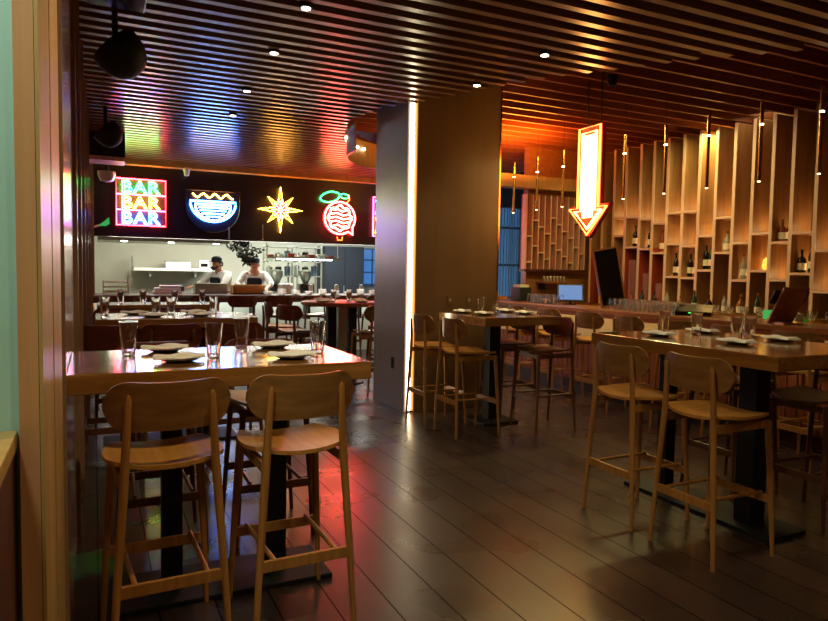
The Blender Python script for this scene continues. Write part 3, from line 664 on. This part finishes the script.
# ================================================================== BAR WALL
DIV = [9.25, 9.09, 8.91, 8.70, 8.46, 8.20, 7.951, 7.699, 7.406, 7.152, 6.892, 6.62, 6.352, 6.089, 5.819, 5.557, 5.296, 5.044, 4.76, 4.47, 4.18, 3.88]
sw = tag(empty('bar_shelf_wall', (7.2, 4, 1.0)), 'tall wooden back bar with vertical dividers and staggered lit shelves', 'shelving')
for i, yv in enumerate(DIV[4:]):
    red = i < 6
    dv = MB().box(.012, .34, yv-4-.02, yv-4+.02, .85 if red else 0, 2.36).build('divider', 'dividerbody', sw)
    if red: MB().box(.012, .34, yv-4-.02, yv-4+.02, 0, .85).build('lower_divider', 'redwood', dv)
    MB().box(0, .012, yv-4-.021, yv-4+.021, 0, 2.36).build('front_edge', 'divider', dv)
SH = {5: [(2.044)], 7: [2.315, 1.862], 8: [2.268, 1.833], 9: [2.195, 1.771], 10: [2.317, 1.89, 1.435], 11: [2.317, 1.855, 1.425], 12: [1.978, 1.528], 13: [2.2, 1.755], 14: [1.87, 1.407],
      15: [1.975, 1.526], 16: [1.86, 1.42], 17: [1.962, 1.496], 18: [1.756, 1.3], 19: [2.0, 1.5], 20: [1.8]}
SH[6] = [2.044, 2.32]
SH.pop(5)
for b, zs in SH.items():
    y1, y0 = DIV[b], DIV[b+1]
    for z in (zs if isinstance(zs, list) else [zs]):
        sf = MB().box(0, .34, y0-4+.02, y1-4-.02, z-1.0-.015, z-1.0+.015).build('shelf', 'shelf', sw)
        c_ = ((y0+y1)/2)
        MB().lathe([(.010, 0), (.010, .006)], 8, (.27, y0-4+.06, z-1.0+.0155)).build('puck_light', 'puck', sf)
        point((7.44, y0+.07, z+.06), .95, (1, .78, .34), .02)
# low blocks in the red bays
MB().box(.30, .34, 2.95, 5.2, 0, .95).build('lower_back_panel', 'redwood', sw)
for b, h_ in ((7, .68), (8, .48), (9, .34), (6, .85)): MB().box(.05, .30, DIV[b+1]-4+.08, DIV[b]-4-.06, 0, h_).build('upright_block', 'barfront', sw)

# bottles
def bottle(kind, label, group):
    t = tag(empty('bottle'), label, 'bottle', group)
    if kind == 'round': prof = [(.04, 0), (.048, .01), (.048, .13), (.04, .16), (.014, .19), (.013, .25), (.015, .255)]; z1, z2, r_ = .03, .11, .0495
    else: prof = [(.036, 0), (.038, .01), (.038, .18), (.03, .215), (.014, .24), (.014, .30), (.016, .305)]; z1, z2, r_ = .05, .13, .0395
    return t, prof, (z1, z2, r_)
protos = {}
def put_bottle(kind, mat, loc, label, group):
    key = (kind, mat)
    if key not in protos:
        t, prof, (z1, z2, r_) = bottle(kind, label, group)
        gb = MB().lathe(prof, 14).build('bottle_glass', mat, t, True); MB().lathe([(r_, z1), (r_, z2)], 14).build('paper_label', 'label', gb, True)
        zt = prof[-1][1]; MB().lathe([(.0165, zt-.02), (.0165, zt+.012)], 10).build('cap', 'brass' if mat != 'bottle_dark' else 'black', t, True)
        protos[key] = t
    else: t = copy_tree(protos[key])
    t.location = loc; t['label'] = label; t['group'] = group; return t
def bay(b): return (DIV[b]+DIV[b+1])/2, DIV[b]-DIV[b+1]
nb = 0
desc = {7: 'first stocked', 8: 'second stocked', 9: 'third stocked', 10: 'fourth stocked', 11: 'fifth stocked', 12: 'sixth stocked', 13: 'seventh stocked', 14: 'eighth stocked', 16: 'tenth stocked', 17: 'eleventh stocked'}
for b, z, lst in ((7, 1.862, [('tall', 'bottle_dark', -.05)]), (8, 1.833, [('tall', 'bottle_dark', -.02)]), (9, 1.771, [('tall', 'bottle_amber', -.05)]),
                  (10, 1.435, [('tall', 'bottle_dark', -.05)]), (11, 1.425, [('tall', 'bottle_dark', -.07), ('tall', 'bottle_amber', .02)]),
                  (12, 1.528, [('tall', 'bottle_dark', -.08), ('tall', 'bottle_green', .0), ('tall', 'bottle_dark', .08)]), (13, 1.755, [('round', 'bottle_clear', -.03)]),
                  (14, 1.407, [('tall', 'bottle_clear', -.04), ('tall', 'bottle_amber', .05)]), (16, 1.86, [('round', 'bottle_amber', -.06), ('round', 'bottle_dark', .05)]),
                  (17, 1.496, [('round', 'bottle_dark', -.07), ('tall', 'bottle_green', .05)]), (18, 1.3, [('tall', 'bottle_dark', .03)])):
    c_, w_ = bay(b)
    for j, (k, mt, dy) in enumerate(lst):
        nm = {'bottle_dark': 'dark', 'bottle_amber': 'amber', 'bottle_green': 'green', 'bottle_clear': 'pale'}[mt]
        pos = '' if len(lst) == 1 else (', left one', ', right one')[j] if len(lst) == 2 else (', left one', ', middle one', ', right one')[j]
        o = put_bottle(k, mt, (7.33, c_-dy*0.85 if False else c_-dy, z+.015), nm+' bottle on a shelf in the '+desc.get(b, 'last stocked')+' bay from the left'+pos, 'bottles on the bar wall shelves')
t = tag(empty('amber_candle_lamp', (7.35, bay(15)[0]-.02, 1.541)), 'glowing orange lamp on a bar wall shelf', 'lamp')
MB().lathe([(.05, 0), (.07, .03), (.06, .12), (.03, .15)], 16).build('shade', 'amber', t, True); MB().lathe([(.03, -.0), (.03, .004)], 12, (0, 0, .15)).build('rim', 'brass', t, True)

# ================================================================== BACK BAR, LATTICE
bb = tag(empty('back_bar_counter', (6.55, 3.2, 0)), 'low back bar counter with a steel edge under the shelf wall', 'counter')
MB().box(0, 1.0, 0, 5.5, .90, .94, .004).build('countertop', 'steel', bb); MB().box(.05, 1.0, .02, 5.48, 0, .9).build('cabinet_body', 'barfront', bb)
bs = tag(empty('bottle_step', (6.95, 3.4, .94)), 'raised steel bottle step on the back bar counter', 'bottle step')
MB().box(0, .24, 0, 5.1, .0, .05).build('step', 'steel', bs); MB().box(-.01, 0, 0, 5.1, 0, .07).build('step_rail', 'brass', bs)
lat = tag(empty('lattice_screen', (6.03, 8.58, 1.52)), 'dark red wooden lattice of vertical battens at the far end of the bar', 'lattice')
lr = random.Random(2)
MB().box(0, 1.18, .10, .13, 0, 1.16).build('backing', 'redwood', lat)
m = MB()
for i in range(11): m.box(i*.115, i*.115+.022, 0, .10, 0, 1.16)
m.build('battens', 'divider', lat)
for i in range(10):
    for k in range(2): z = .10+.30*k+((i*5) % 7)*.05+.1*(k); MB().box(i*.115+.022, (i+1)*.115, 0, .09, min(z, 1.05), min(z, 1.05)+.025).build('cross_block', 'divider', lat)
MB().box(-.02, 1.19, -.01, .13, -.04, 0).build('bottom_rail', 'darkred', lat)
MB().box(6.15, 7.56, 8.72, 8.84, 0, 3.7).build('wall_bar_end', 'barwood')['kind'] = 'structure'
MB().box(5.3, 7.0, 8.50, 8.72, 2.76, 2.95).build('trim_6', 'postedge')['kind'] = 'structure'
spot((6.5, 7.9, 3.3), 14, (1, .62, .36), 60, .8, .05, (6.6, 8.6, 1.9))
simple('service_shelf', 'wooden shelf with small bottles under the red lattice', 'shelf', (6.35, 8.50, 1.30), [('shelf_board', 'barfront', lambda m: m.box(0, .5, 0, .22, 0, .03)), ('bracket', 'black', lambda m: m.box(.05, .07, .02, .22, -.1, 0)), ('bracket', 'black', lambda m: m.box(.43, .45, .02, .22, -.1, 0))])
for i in range(7):
    t = tag(empty('spice_jar', (6.40+i*.065, 8.58, 1.33)), ORD_[i]+' small jar from the left on the shelf under the red lattice', 'jar', 'small jars under the lattice')
    MB().lathe([(.02, 0), (.022, .06), (.015, .07)], 10).build('jar', 'bottle_clear', t, True); MB().lathe([(.018, .07), (.018, .085)], 10).build('lid', 'label', t, True)

# front bar
bar = tag(empty('bar_counter', (5.2, 2.4, 0)), 'long wooden bar with a cream lit front below its top', 'bar')
MB().box(0, .62, 0, 7.1, 1.0, 1.05, .006).build('bar_top', 'barwood', bar)
MB().box(.02, .05, .01, 7.09, .955, 1.0).build('edge_board', 'barwood', bar)
MB().box(.28, .36, 0, 7.1, .62, 1.0).build('cream_panel', 'cream', bar)
m = MB(); yy = 0
while yy < 7.05: m.box(.27, .36, yy, yy+.085, .12, .62); yy += .1
m.build('front_slats', 'barfront', bar); MB().box(.30, .40, 0, 7.1, 0, .63).build('front_core', 'darkred', bar); MB().box(.12, .2, 0, 7.1, .2, .24).build('foot_rail', 'barwood', bar)
MB().box(.06, .09, .05, 7.05, .985, .997).build('light_strip', 'strip', bar)
MB().box(.36, .60, 0, 7.1, 0, 1.0).build('inner_body', 'barfront', bar)

# things on the bar
M['frost'] = glass('ribbed_tumbler_glass', (1, 1, 1), .08)
def glass_proto(name, h, r1, r0, gm='glass'):
    t = tag(empty(name), 'x', 'glass')
    MB().lathe([(r0*.6, 0), (r0, .003), (r1, h), (r1-.0025, h), (r0-.004, .018), (.003, .014)], 18).build('glass_body', gm, t, True); return t
ORD = ['first', 'second', 'third', 'fourth', 'fifth', 'sixth', 'seventh', 'eighth', 'ninth', 'tenth', 'eleventh', 'twelfth', 'thirteenth', 'fourteenth', 'fifteenth', 'sixteenth', 'seventeenth']
tum = glass_proto('stacked_tumbler', .13, .036, .03, 'frost'); ut = [False]
k = 0
for (n, y0, x0, lab) in ((6, 5.96, 5.42, 'upturned tumbler beside the black board'), (6, 5.42, 5.42, 'upturned tumbler beside the black card terminal'), (8, 7.55, 5.4, 'upturned tumbler left of the blue tablet')):
    for i in range(n):
        for j in range(2):
            o = place(tum, ut, (x0+j*.085, y0-i*.082, 1.05+.13), 0, ORD[i]+' from left, '+['front', 'rear'][j]+' row, '+lab, 'tumblers: '+lab)
            o.rotation_euler = (PI, 0, 0)
# black leaning board
t = tag(empty('menu_board', (5.60, 6.12, 1.08)), 'tall black chalkboard with wooden frame leaning on the bar', 'board')
rot = Euler((math.radians(13), 0, 0)).to_matrix().to_4x4()
def rotm(m, R_): bmesh.ops.transform(m.bm, matrix=R_, verts=m.bm.verts); return m
Rb = Euler((math.radians(0), 0, math.radians(-35))).to_matrix().to_4x4() @ Matrix.Shear('XZ', 4, (0, 0)) 
Rl = Matrix.Rotation(math.radians(-30), 4, 'Z') @ Matrix.Rotation(math.radians(-11), 4, 'Y')
rotm(MB().box(-.13, .13, -.012, .012, .02, .68), Rl).build('black_panel', 'blackgloss', t)
m = MB(); m.box(-.15, -.13, -.02, .02, 0, .70); m.box(.13, .15, -.02, .02, 0, .70); m.box(-.15, .15, -.02, .02, .68, .70); m.box(-.15, .15, -.02, .02, 0, .02)
rotm(m, Rl).build('frame', 'barwood', t)
rotm(MB().box(.10, .13, .02, .16, 0, .42), Rl).build('back_stand', 'barfront', t)
# tablets and terminals
def tablet(loc, rz, label, screen=True):
    t = tag(empty('pos_tablet', loc, rz), label, 'tablet')
    R_ = Euler((math.radians(-28), 0, 0)).to_matrix().to_4x4()
    rotm(MB().box(-.17, .17, -.01, .01, .05, .30, .004), R_).build('tablet_body', 'black', t)
    if screen: rotm(MB().box(-.15, .15, -.013, -.009, .07, .28), R_).build('screen', 'screen', t)
    MB().box(-.07, .07, -.02, .16, 0, .012).build('base', 'black', t); MB().tube([(0, .06, .01), (0, .09, .16)], .015, 8).build('stand', 'black', t)
tablet((5.62, 6.95, 1.05), math.radians(-35), 'tablet with a glowing blue screen on the bar')
t = tag(empty('card_terminal', (5.5, 4.85, 1.05), math.radians(-55)), 'low black card terminal with a green light on the bar', 'terminal')
MB().prism([(-.10, 0), (.10, 0), (.10, .045), (-.10, .11)], lambda a, b, d: (d, -a, b), -.17, .17).build('terminal_body', 'blackgloss', t); MB().box(-.04, .04, -.112, -.1, .028, .036).build('status_light', 'gstat', t)
t = tag(empty('menu_stand', (5.45, 3.88, 1.05), math.radians(155)), 'slanted brown wooden tablet stand on the bar at the right', 'stand')
rotm(MB().box(-.11, .11, -.012, .012, 0, .40, .004), Euler((math.radians(-38), 0, 0)).to_matrix().to_4x4()).build('slanted_panel', 'barwood', t)
rotm(MB().box(-.15, .15, -.05, -.02, .20, .34, .01), Euler((math.radians(-38), 0, 0)).to_matrix().to_4x4()).build('black_screen', 'black', t)
MB().box(-.08, .08, -.05, .22, 0, .015).build('base', 'barwood', t)
simple('fruit_box', 'tray of pale fruit on the far end of the bar by the window', 'tray', (5.5, 9.0, 1.05), [('tray', 'crate', lambda m: m.box(0, .3, -.3, .3, 0, .04)), ('fruit', 'cardboard', lambda m: [m.lathe([(.004, .04), (.04, .06), (.045, .08), (.03, .11), (.004, .12)], 10, (.08+.12*(q % 2), -.22+.09*q, 0)) for q in range(6)] and None)])
simple('black_caddy', 'black box caddy on the bar left of the glasses', 'caddy', (5.5, 8.05, 1.05), [('box_body', 'black', lambda m: m.box(0, .2, -.12, .12, 0, .2, .005)), ('menus', 'label', lambda m: m.box(.02, .18, -.08, .08, .2, .24))])
simple('sauce_bowl', 'small pale bowl beside the tablet on the bar', 'bowl', (5.42, 7.2, 1.05), [('bowl', 'whiteplate', lambda m: m.lathe([(.03, 0), (.06, .06), (.055, .06), (.03, .012)], 14)), ('food', 'orangebox', lambda m: m.lathe([(.05, .05), (.03, .065), (.003, .07)], 10))])

# back bar bottles and glasses
br_ = random.Random(9)
for i in range(34):
    yv = 3.7+i*.115; k = i % 4
    if i in (8, 9, 10, 11): continue
    if k in (0, 2):
        mt = ['bottle_amber', 'bottle_clear', 'bottle_dark', 'bottle_green'][(i//2) % 4]
        nm = {'bottle_dark': 'dark', 'bottle_amber': 'amber', 'bottle_green': 'green', 'bottle_clear': 'pale'}[mt]
        sc = br_.uniform(.75, .95)
        o = put_bottle('tall' if k else 'round', mt, (7.06, yv, .99), nm+' bottle on the back bar step, '+ORD[(33-i)//2]+' from the left', 'back bar row, '+nm+' bottles'); o.scale = (sc, sc, sc)
stem = tag(empty('stem_glass'), 'x', 'glass'); us = [False]
MB().lathe([(.03, 0), (.03, .004), (.005, .008), (.004, .07), (.03, .10), (.034, .14), (.028, .17), (.026, .17), (.031, .14), (.027, .103), (.003, .08)], 14).build('glass_body', 'glass', stem, True)
for i in range(34):
    place(stem, us, (6.72+.09*(i % 2), 3.8+i*.10, .94), 0, ORD[16-i//2]+' stem glass from the left in the '+['front', 'rear'][i % 2]+' row on the back bar', 'stem glasses on the back bar')
t = tag(empty('garnish_crate', (6.85-.2, 4.55, .94)), 'bright green and white garnish boxes on the back bar', 'box')
MB().box(0, .14, 0, .16, 0, .13, .005).build('white_box', 'whiteplate', t); MB().box(0, .14, .17, .38, 0, .15, .005).build('green_box', 'green2', t)  # green box glows through its material, though it is no lamp
t = tag(empty('orange_bowl', (6.68, 6.05, .94)), 'bowl of oranges on the back bar', 'bowl')
MB().lathe([(.04, 0), (.09, .07), (.085, .07), (.04, .01)], 16).build('bowl', 'whiteplate', t, True)
for a in range(4): MB().lathe([(.003, -.036), (.025, -.026), (.036, 0), (.025, .026), (.003, .036)], 10, (.04*math.cos(a*PI/2), .04*math.sin(a*PI/2), .09)).build('orange', 'orangebox', t, True)
t = tag(empty('candle_lamp', (6.90, 4.74, .94)), 'tall flame coloured lamp on the back bar', 'lamp')
MB().lathe([(.03, 0), (.012, .02), (.012, .16)], 10).build('stand', 'brass', t, True); MB().lathe([(.012, .16), (.03, .22), (.035, .32), (.01, .38)], 12).build('lamp_shade', 'amber', t, True)

# ================================================================== STOOLS
def make_stool(lm, sm, bmn, label):
    t = tag(empty('bar_stool'), label, 'stool')       # faces local +Y, back at -Y
    # seat: shaped plywood, dished, slightly rising at rear
    m = MB(); nx, ny = 16, 12; g = {}
    def sp_(u, v):   # u,v in -1..1 ; squircle map
        x = u*math.sqrt(max(0, 1-.32*v*v)); y = v*math.sqrt(max(0, 1-.32*u*u))
        wx = .215 - .012*v
        X = x*wx; Y = y*.215+.01
        Z = .735+.022*abs(u)**2.2 - .004*max(0, v)**2 + .008*max(0, -v)**2
        return X, Y, Z
    for lay, dz in ((0, 0), (1, -.016)):
        for i in range(nx+1):
            for j in range(ny+1):
                X, Y, Z = sp_(-1+2*i/nx, -1+2*j/ny); g[(lay, i, j)] = m.bm.verts.new((X, Y, Z+dz))
    for i in range(nx):
        for j in range(ny):
            m.bm.faces.new((g[0, i, j], g[0, i+1, j], g[0, i+1, j+1], g[0, i, j+1])); m.bm.faces.new((g[1, i, j], g[1, i, j+1], g[1, i+1, j+1], g[1, i+1, j]))
    for i in range(nx):
        for j in (0, ny): m.bm.faces.new((g[0, i, j], g[0, i+1, j], g[1, i+1, j], g[1, i, j]))
    for j in range(ny):
        for i in (0, nx): m.bm.faces.new((g[0, i, j], g[0, i, j+1], g[1, i, j+1], g[1, i, j]))
    m.build('seat', sm, t, True)
    # backrest: curved plywood oval panel
    m = MB(); W2, zc, hb_ = .222, .960, .092; N_ = 28; A = []
    fr, bk = [], []
    cols = []
    for i in range(N_+1):
        x = -W2+2*W2*i/N_; e = max(0, (abs(x)-(W2-.085))/.085); hh_ = hb_*math.sqrt(max(.02, 1-e*e)); dip = .010*math.cos(x/W2*PI/2)
        yb = -.205+.062*(x/W2)**2
        cols.append([m.bm.verts.new((x, yb-.006+dy, zc+s*hh_-(dip if s > 0 else 0))) for s, dy in ((-1, 0), (1, -.008), (1, .004), (-1, .012))])
    for a, b in zip(cols, cols[1:]):
        for q in range(4): m.bm.faces.new((a[q], a[(q+1) % 4], b[(q+1) % 4], b[q]))
    m.bm.faces.new(cols[0]); m.bm.faces.new(cols[-1][::-1])
    m.build('backrest', bmn, t, True)
    for s in (-1, 1):
        MB().tube([(s*.205, -.225, 0), (s*.183, -.215, .35), (s*.158, -.205, .70), (s*.150, -.206, .85), (s*.143, -.217, .99), (s*.142, -.218, 1.005)], [.011, .0145, .0165, .0145, .011, .005], 10).build('rear_leg', lm, t, True)
        MB().tube([(s*.205, .215, 0), (s*.188, .20, .35), (s*.168, .18, .715)], [.011, .0145, .0175], 10).build('front_leg', lm, t, True)
        MB().box(s*.166-.010, s*.166+.010, -.20, .18, .675, .715).build('seat_rail', lm, t)
        MB().tube([(s*.125, -.215, .322), (s*.135, .20, .322)], .010, 8).build('side_stretcher', lm, t, True)
    MB().box(-.188, .188, -.223, -.207, .285, .330, .003).build('rear_stretcher', lm, t)
    MB().box(-.19, .19, .195, .212, .275, .318, .003).build('foot_rail', lm, t)
    MB().box(-.165, .165, .165, .185, .675, .708).build('front_rail', lm, t)
    return t
st = make_stool('stool', 'seat', 'back', 'x'); u1 = [False]
dk = make_stool('dstool', 'dstool', 'dback', 'x'); u2_ = [False]
pl = make_stool('dstool', 'wseat', 'dback', 'x'); u3 = [False]
R_ = math.radians
g1 = 'oak stools around the front left table'
place(st, u1, (.232, 2.70, 0), R_(3), 'light oak bar stool at the front left corner, its back to us', g1)
place(st, u1, (.735, 2.705, 0), R_(2), 'light oak bar stool second from left in front, before the front table', g1)
place(dk, u2_, (.30, 3.66, 0), R_(180), 'stool on the far side of the front left table, nearer the wall', g1)
place(pl, u3, (.86, 3.66, 0), R_(180), 'stool with pale seat on the far side of the front left table, by the aisle', g1)
g2 = 'oak stools at the right table'
place(st, u1, (2.95, 2.98, 0), R_(-90), 'oak stool on the aisle side of the right table, farther from us', g2)
place(st, u1, (2.955, 2.435, 0), R_(-90), 'oak stool on the aisle side of the right table, closest to us', g2)
place(dk, u2_, (3.93, 2.52, 0), R_(90), 'stool on the bar side of the right table, cut by the right edge', g2)
place(dk, u2_, (3.93, 3.12, 0), R_(90), 'stool on the bar side of the right table, farther back', g2)
g3 = 'stools at the table beside the column'
bs_ = make_stool('stool', 'seat', 'back', 'x'); u4 = [False]
place(bs_, u4, (3.04, 5.17, 0), R_(-90), 'oak stool left of the column table, nearer to us', g3)
place(bs_, u4, (2.98, 5.66, 0), R_(-90), 'oak stool left of the column table, touching the light strip', g3)
place(dk, u2_, (3.81, 5.08, 0), R_(90), 'dark stool right of the column table, nearer to us', g3)
place(dk, u2_, (3.80, 5.66, 0), R_(90), 'dark stool right of the column table, nearer the column', g3)
g4 = 'oak stools along the bar'
od = ['nearest of the stools along the bar', 'second nearest stool along the bar', 'third nearest stool along the bar', 'fourth nearest stool along the bar', 'fifth nearest stool along the bar', 'sixth nearest stool along the bar', 'farthest visible stool along the bar']
for i, yv in enumerate((3.28, 3.86, 4.45, 5.05, 5.65, 6.35, 7.0)):
    place(bs_, u4, (4.98, yv, 0), R_(-90+rnd.uniform(-5, 5)), 'oak stool, '+od[i], g4)
for i, x in enumerate((.06, .50, .95)):
    place(dk, u2_, (x, 5.25, 0), 0, 'dark stool on our side of the second table, '+['by the wall', 'in the middle', 'at the aisle end'][i], 'dark stools at the second table')
for i, x in enumerate((.2, .75)):
    place(dk, u2_, (x, 6.45, 0), PI, 'dark stool on the far side of the second table, '+['by the wall', 'by the aisle'][i], 'dark stools at the second table')
for i, x in enumerate((.2, .75)):
    place(dk, u2_, (x, 7.35, 0), 0, 'dark stool on our side of the third table, '+['by the wall', 'by the aisle'][i], 'dark stools at the third table')
nmc = ['first', 'second', 'third', 'fourth', 'fifth', 'sixth', 'seventh', 'eighth']
for i in range(8):
    place(pl, u3, (.35+i*.56, 10.35, 0), rnd.uniform(-.08, .08), 'dark backed stool with pale seat at the kitchen counter, '+nmc[i]+' from the left', 'stools at the kitchen counter')
g5 = 'stools around the round table'
for i, (x, y, a, mt) in enumerate(((2.15, 7.55, -65, 'd'), (2.1, 8.15, -95, 'd'), (2.98, 7.3, 10, 's'), (3.5, 8.1, 90, 'p'))):
    l_ = ['dark stool front left of the round table', 'dark stool left of the round table, farther back', 'oak stool in front of the round table close to the column', 'stool right of the round table by the column'][i]
    if mt == 'd': place(dk, u2_, (x, y, 0), R_(a), l_, g5)
    elif mt == 's': place(st, u1, (x, y, 0), R_(a), l_, g5)
    else: place(pl, u3, (x, y, 0), R_(a), l_, g5)

# ================================================================== TABLES
def table(x0, x1, y0, y1, label, mat, posts, plate, th=.078, top=1.05):
    cx, cy = (x0+x1)/2, (y0+y1)/2; t = tag(empty('high_table', (cx, cy, 0)), label, 'table')
    MB().box(x0-cx, x1-cx, y0-cy, y1-cy, top-th, top, .005).build('tabletop', mat, t)
    for (px, py, w_) in posts:
        MB().box(px-cx-w_/2, px-cx+w_/2, py-cy-w_/2, py-cy+w_/2, .02, top-th).build('post', 'black', t)
    a, b, c, d = plate; MB().box(a-cx, b-cx, c-cy, d-cy, 0, .022, .004).build('base_plate', 'black', t)
    return t
table(-.097, 1.105, 2.72, 3.47, 'thick oak high table in the left foreground reflecting the neon signs', 'table', [(.30, 3.1, .085), (.77, 3.1, .085)], (.05, 1.0, 2.92, 3.28))
table(-.0, 1.22, 5.52, 6.25, 'second oak high table behind the front one along the left wall', 'table', [(.3, 5.9, .085), (.85, 5.9, .085)], (.05, 1.1, 5.7, 6.1))
table(0.02, 1.25, 7.6, 8.2, 'third high table from us along the left wall', 'table', [(.3, 7.9, .085), (.85, 7.9, .085)], (.05, 1.1, 7.75, 8.05))
table(3.10, 4.06, 2.20, 3.60, 'thick oak high table in the right foreground with black posts', 'tabley', [(3.44, 2.58, .115), (3.44, 3.22, .08)], (3.30, 3.62, 2.35, 3.45))
table(3.12, 3.96, 5.02, 5.90, 'oak high table standing in front of the column', 'table', [(3.5, 5.5, .12)], (3.3, 3.7, 5.3, 5.7))
t = tag(empty('round_table', (2.88, 8.15, 0)), 'round reddish wooden high table near the kitchen counter', 'table')
MB().lathe([(.50, 1.0), (.52, 1.01), (.52, 1.045), (.51, 1.05)], 40).build('tabletop', 'redtop' if 'redtop' in M else 'barfront', t, True)
for x, mt in ((-.14, 'black'), (0, 'steel'), (.14, 'black')): MB().box(x-.055, x+.055, -.05, .05, .02, 1.0).build('post', mt, t)
MB().lathe([(.3, 0), (.3, .02)], 24).build('base_plate', 'black', t, True)

# place settings
def plate_proto():
    t = tag(empty('place_setting'), 'x', 'plate')
    MB().lathe([(.05, 0), (.078, .010), (.09, .016), (.088, .018), (.06, .010), (.003, .008)], 26).build('plate', 'plate', t, True)
    m = MB(); nx, ny = 14, 8; g = {}; q = random.Random(4)
    for i in range(nx+1):
        for j in range(ny+1):
            u, v = -1+2*i/nx, -1+2*j/ny
            z = .020+.014*(1-abs(v)**3)*(1-.3*abs(u)**4)+.004*math.sin(5*u+2*v)
            g[0, i, j] = m.bm.verts.new((u*.105+.008*math.sin(3*v), v*.052+.008*math.sin(2.5*u), z)); g[1, i, j] = m.bm.verts.new((u*.105+.008*math.sin(3*v), v*.052+.008*math.sin(2.5*u), .017))
    for i in range(nx):
        for j in range(ny): m.bm.faces.new((g[0, i, j], g[0, i+1, j], g[0, i+1, j+1], g[0, i, j+1])); m.bm.faces.new((g[1, i, j], g[1, i, j+1], g[1, i+1, j+1], g[1, i+1, j]))
    for i in range(nx):
        for j in (0, ny): m.bm.faces.new((g[0, i, j], g[0, i+1, j], g[1, i+1, j], g[1, i, j]))
    for j in range(ny):
        for i in (0, nx): m.bm.faces.new((g[0, i, j], g[0, i, j+1], g[1, i, j+1], g[1, i, j]))
    m.build('napkin', 'napkin', t, True)
    return t
pp = plate_proto(); up_ = [False]
pg = glass_proto('pint_glass', .155, .040, .029); ug = [False]
def sets(items, proto, u, what, group):
    for (x, y, a, lab) in items: place(proto, u, (x, y, 1.05), R_(a), what+lab, group)
nap = 'plate with folded cream napkin, '
sets([(.325, 2.98, 4, 'front left place on the front left table'), (.30, 3.36, 3, 'rear left place on the front left table'), (.80, 2.93, -3, 'front right place on the front left table'), (.82, 3.36, 3, 'rear right place on the front left table')], pp, up_, nap, 'place settings on the front left table')
gl = 'clear pint glass, '
sets([(.134, 3.24, 0, 'leftmost on the front left table'), (.478, 3.06, 0, 'centre front on the front left table'), (.965, 3.07, 0, 'rightmost on the front left table'), (.655, 3.34, 0, 'behind the centre napkins on the front left table')], pg, ug, gl, 'pint glasses on the front left table')
sets([(.30, 6.05, 0, 'left front place on the second table'), (.42, 5.72, 5, 'left place nearest us on the second table'), (.80, 5.75, 0, 'right front place on the second table'), (.78, 6.1, 0, 'right rear place on the second table')], pp, up_, nap, 'place settings on the second table')
sets([(.07, 5.95, 0, 'leftmost on the second table'), (.46, 5.93, 0, 'second from left on the second table'), (.575, 5.90, 0, 'third from left on the second table'), (.93, 5.95, 0, 'rightmost on the second table')], pg, ug, gl, 'pint glasses on the second table')
sets([(.25, 7.85, 0, 'first on the third table'), (.48, 7.9, 0, 'second on the third table'), (.80, 7.82, 0, 'third on the third table'), (1.1, 7.85, 0, 'fourth on the third table')], pg, ug, gl, 'pint glasses on the third table')
sets([(3.375, 3.25, 85, 'far aisle side place on the right table'), (3.88, 3.34, 88, 'far bar side place on the right table'), (3.45, 2.72, 85, 'near aisle side place on the right table'), (3.90, 2.76, 80, 'near bar side place on the right table')], pp, up_, nap, 'place settings on the right table')
sets([(3.66, 3.48, 0, 'far left on the right table'), (3.68, 3.22, 0, 'far right on the right table'), (3.56, 2.81, 0, 'left of the near pair on the right table'), (3.70, 2.83, 0, 'right of the near pair on the right table')], pg, ug, gl, 'pint glasses on the right table')
sets([(3.29, 5.72, 85, 'far left place on the column table'), (3.33, 5.38, 85, 'near left place on the column table'), (3.82, 5.74, 85, 'far right place on the column table'), (3.82, 5.42, 85, 'near right place on the column table')], pp, up_, nap, 'place settings on the column table')
sets([(3.46, 5.66, 0, 'left one on the column table'), (3.54, 5.52, 0, 'right one on the column table')], pg, ug, gl, 'pint glasses on the column table')
for i in range(4):
    a = i*PI/2+.5; place(pp, up_, (2.88+.34*math.cos(a), 8.15+.34*math.sin(a), 1.05), a, nap+['rear right', 'rear left', 'front left', 'front right'][i]+' place on the round table', 'place settings on the round table')
sets([(2.75, 8.1, 0, 'left one on the round table'), (3.0, 8.2, 0, 'right one on the round table')], pg, ug, gl, 'pint glasses on the round table')
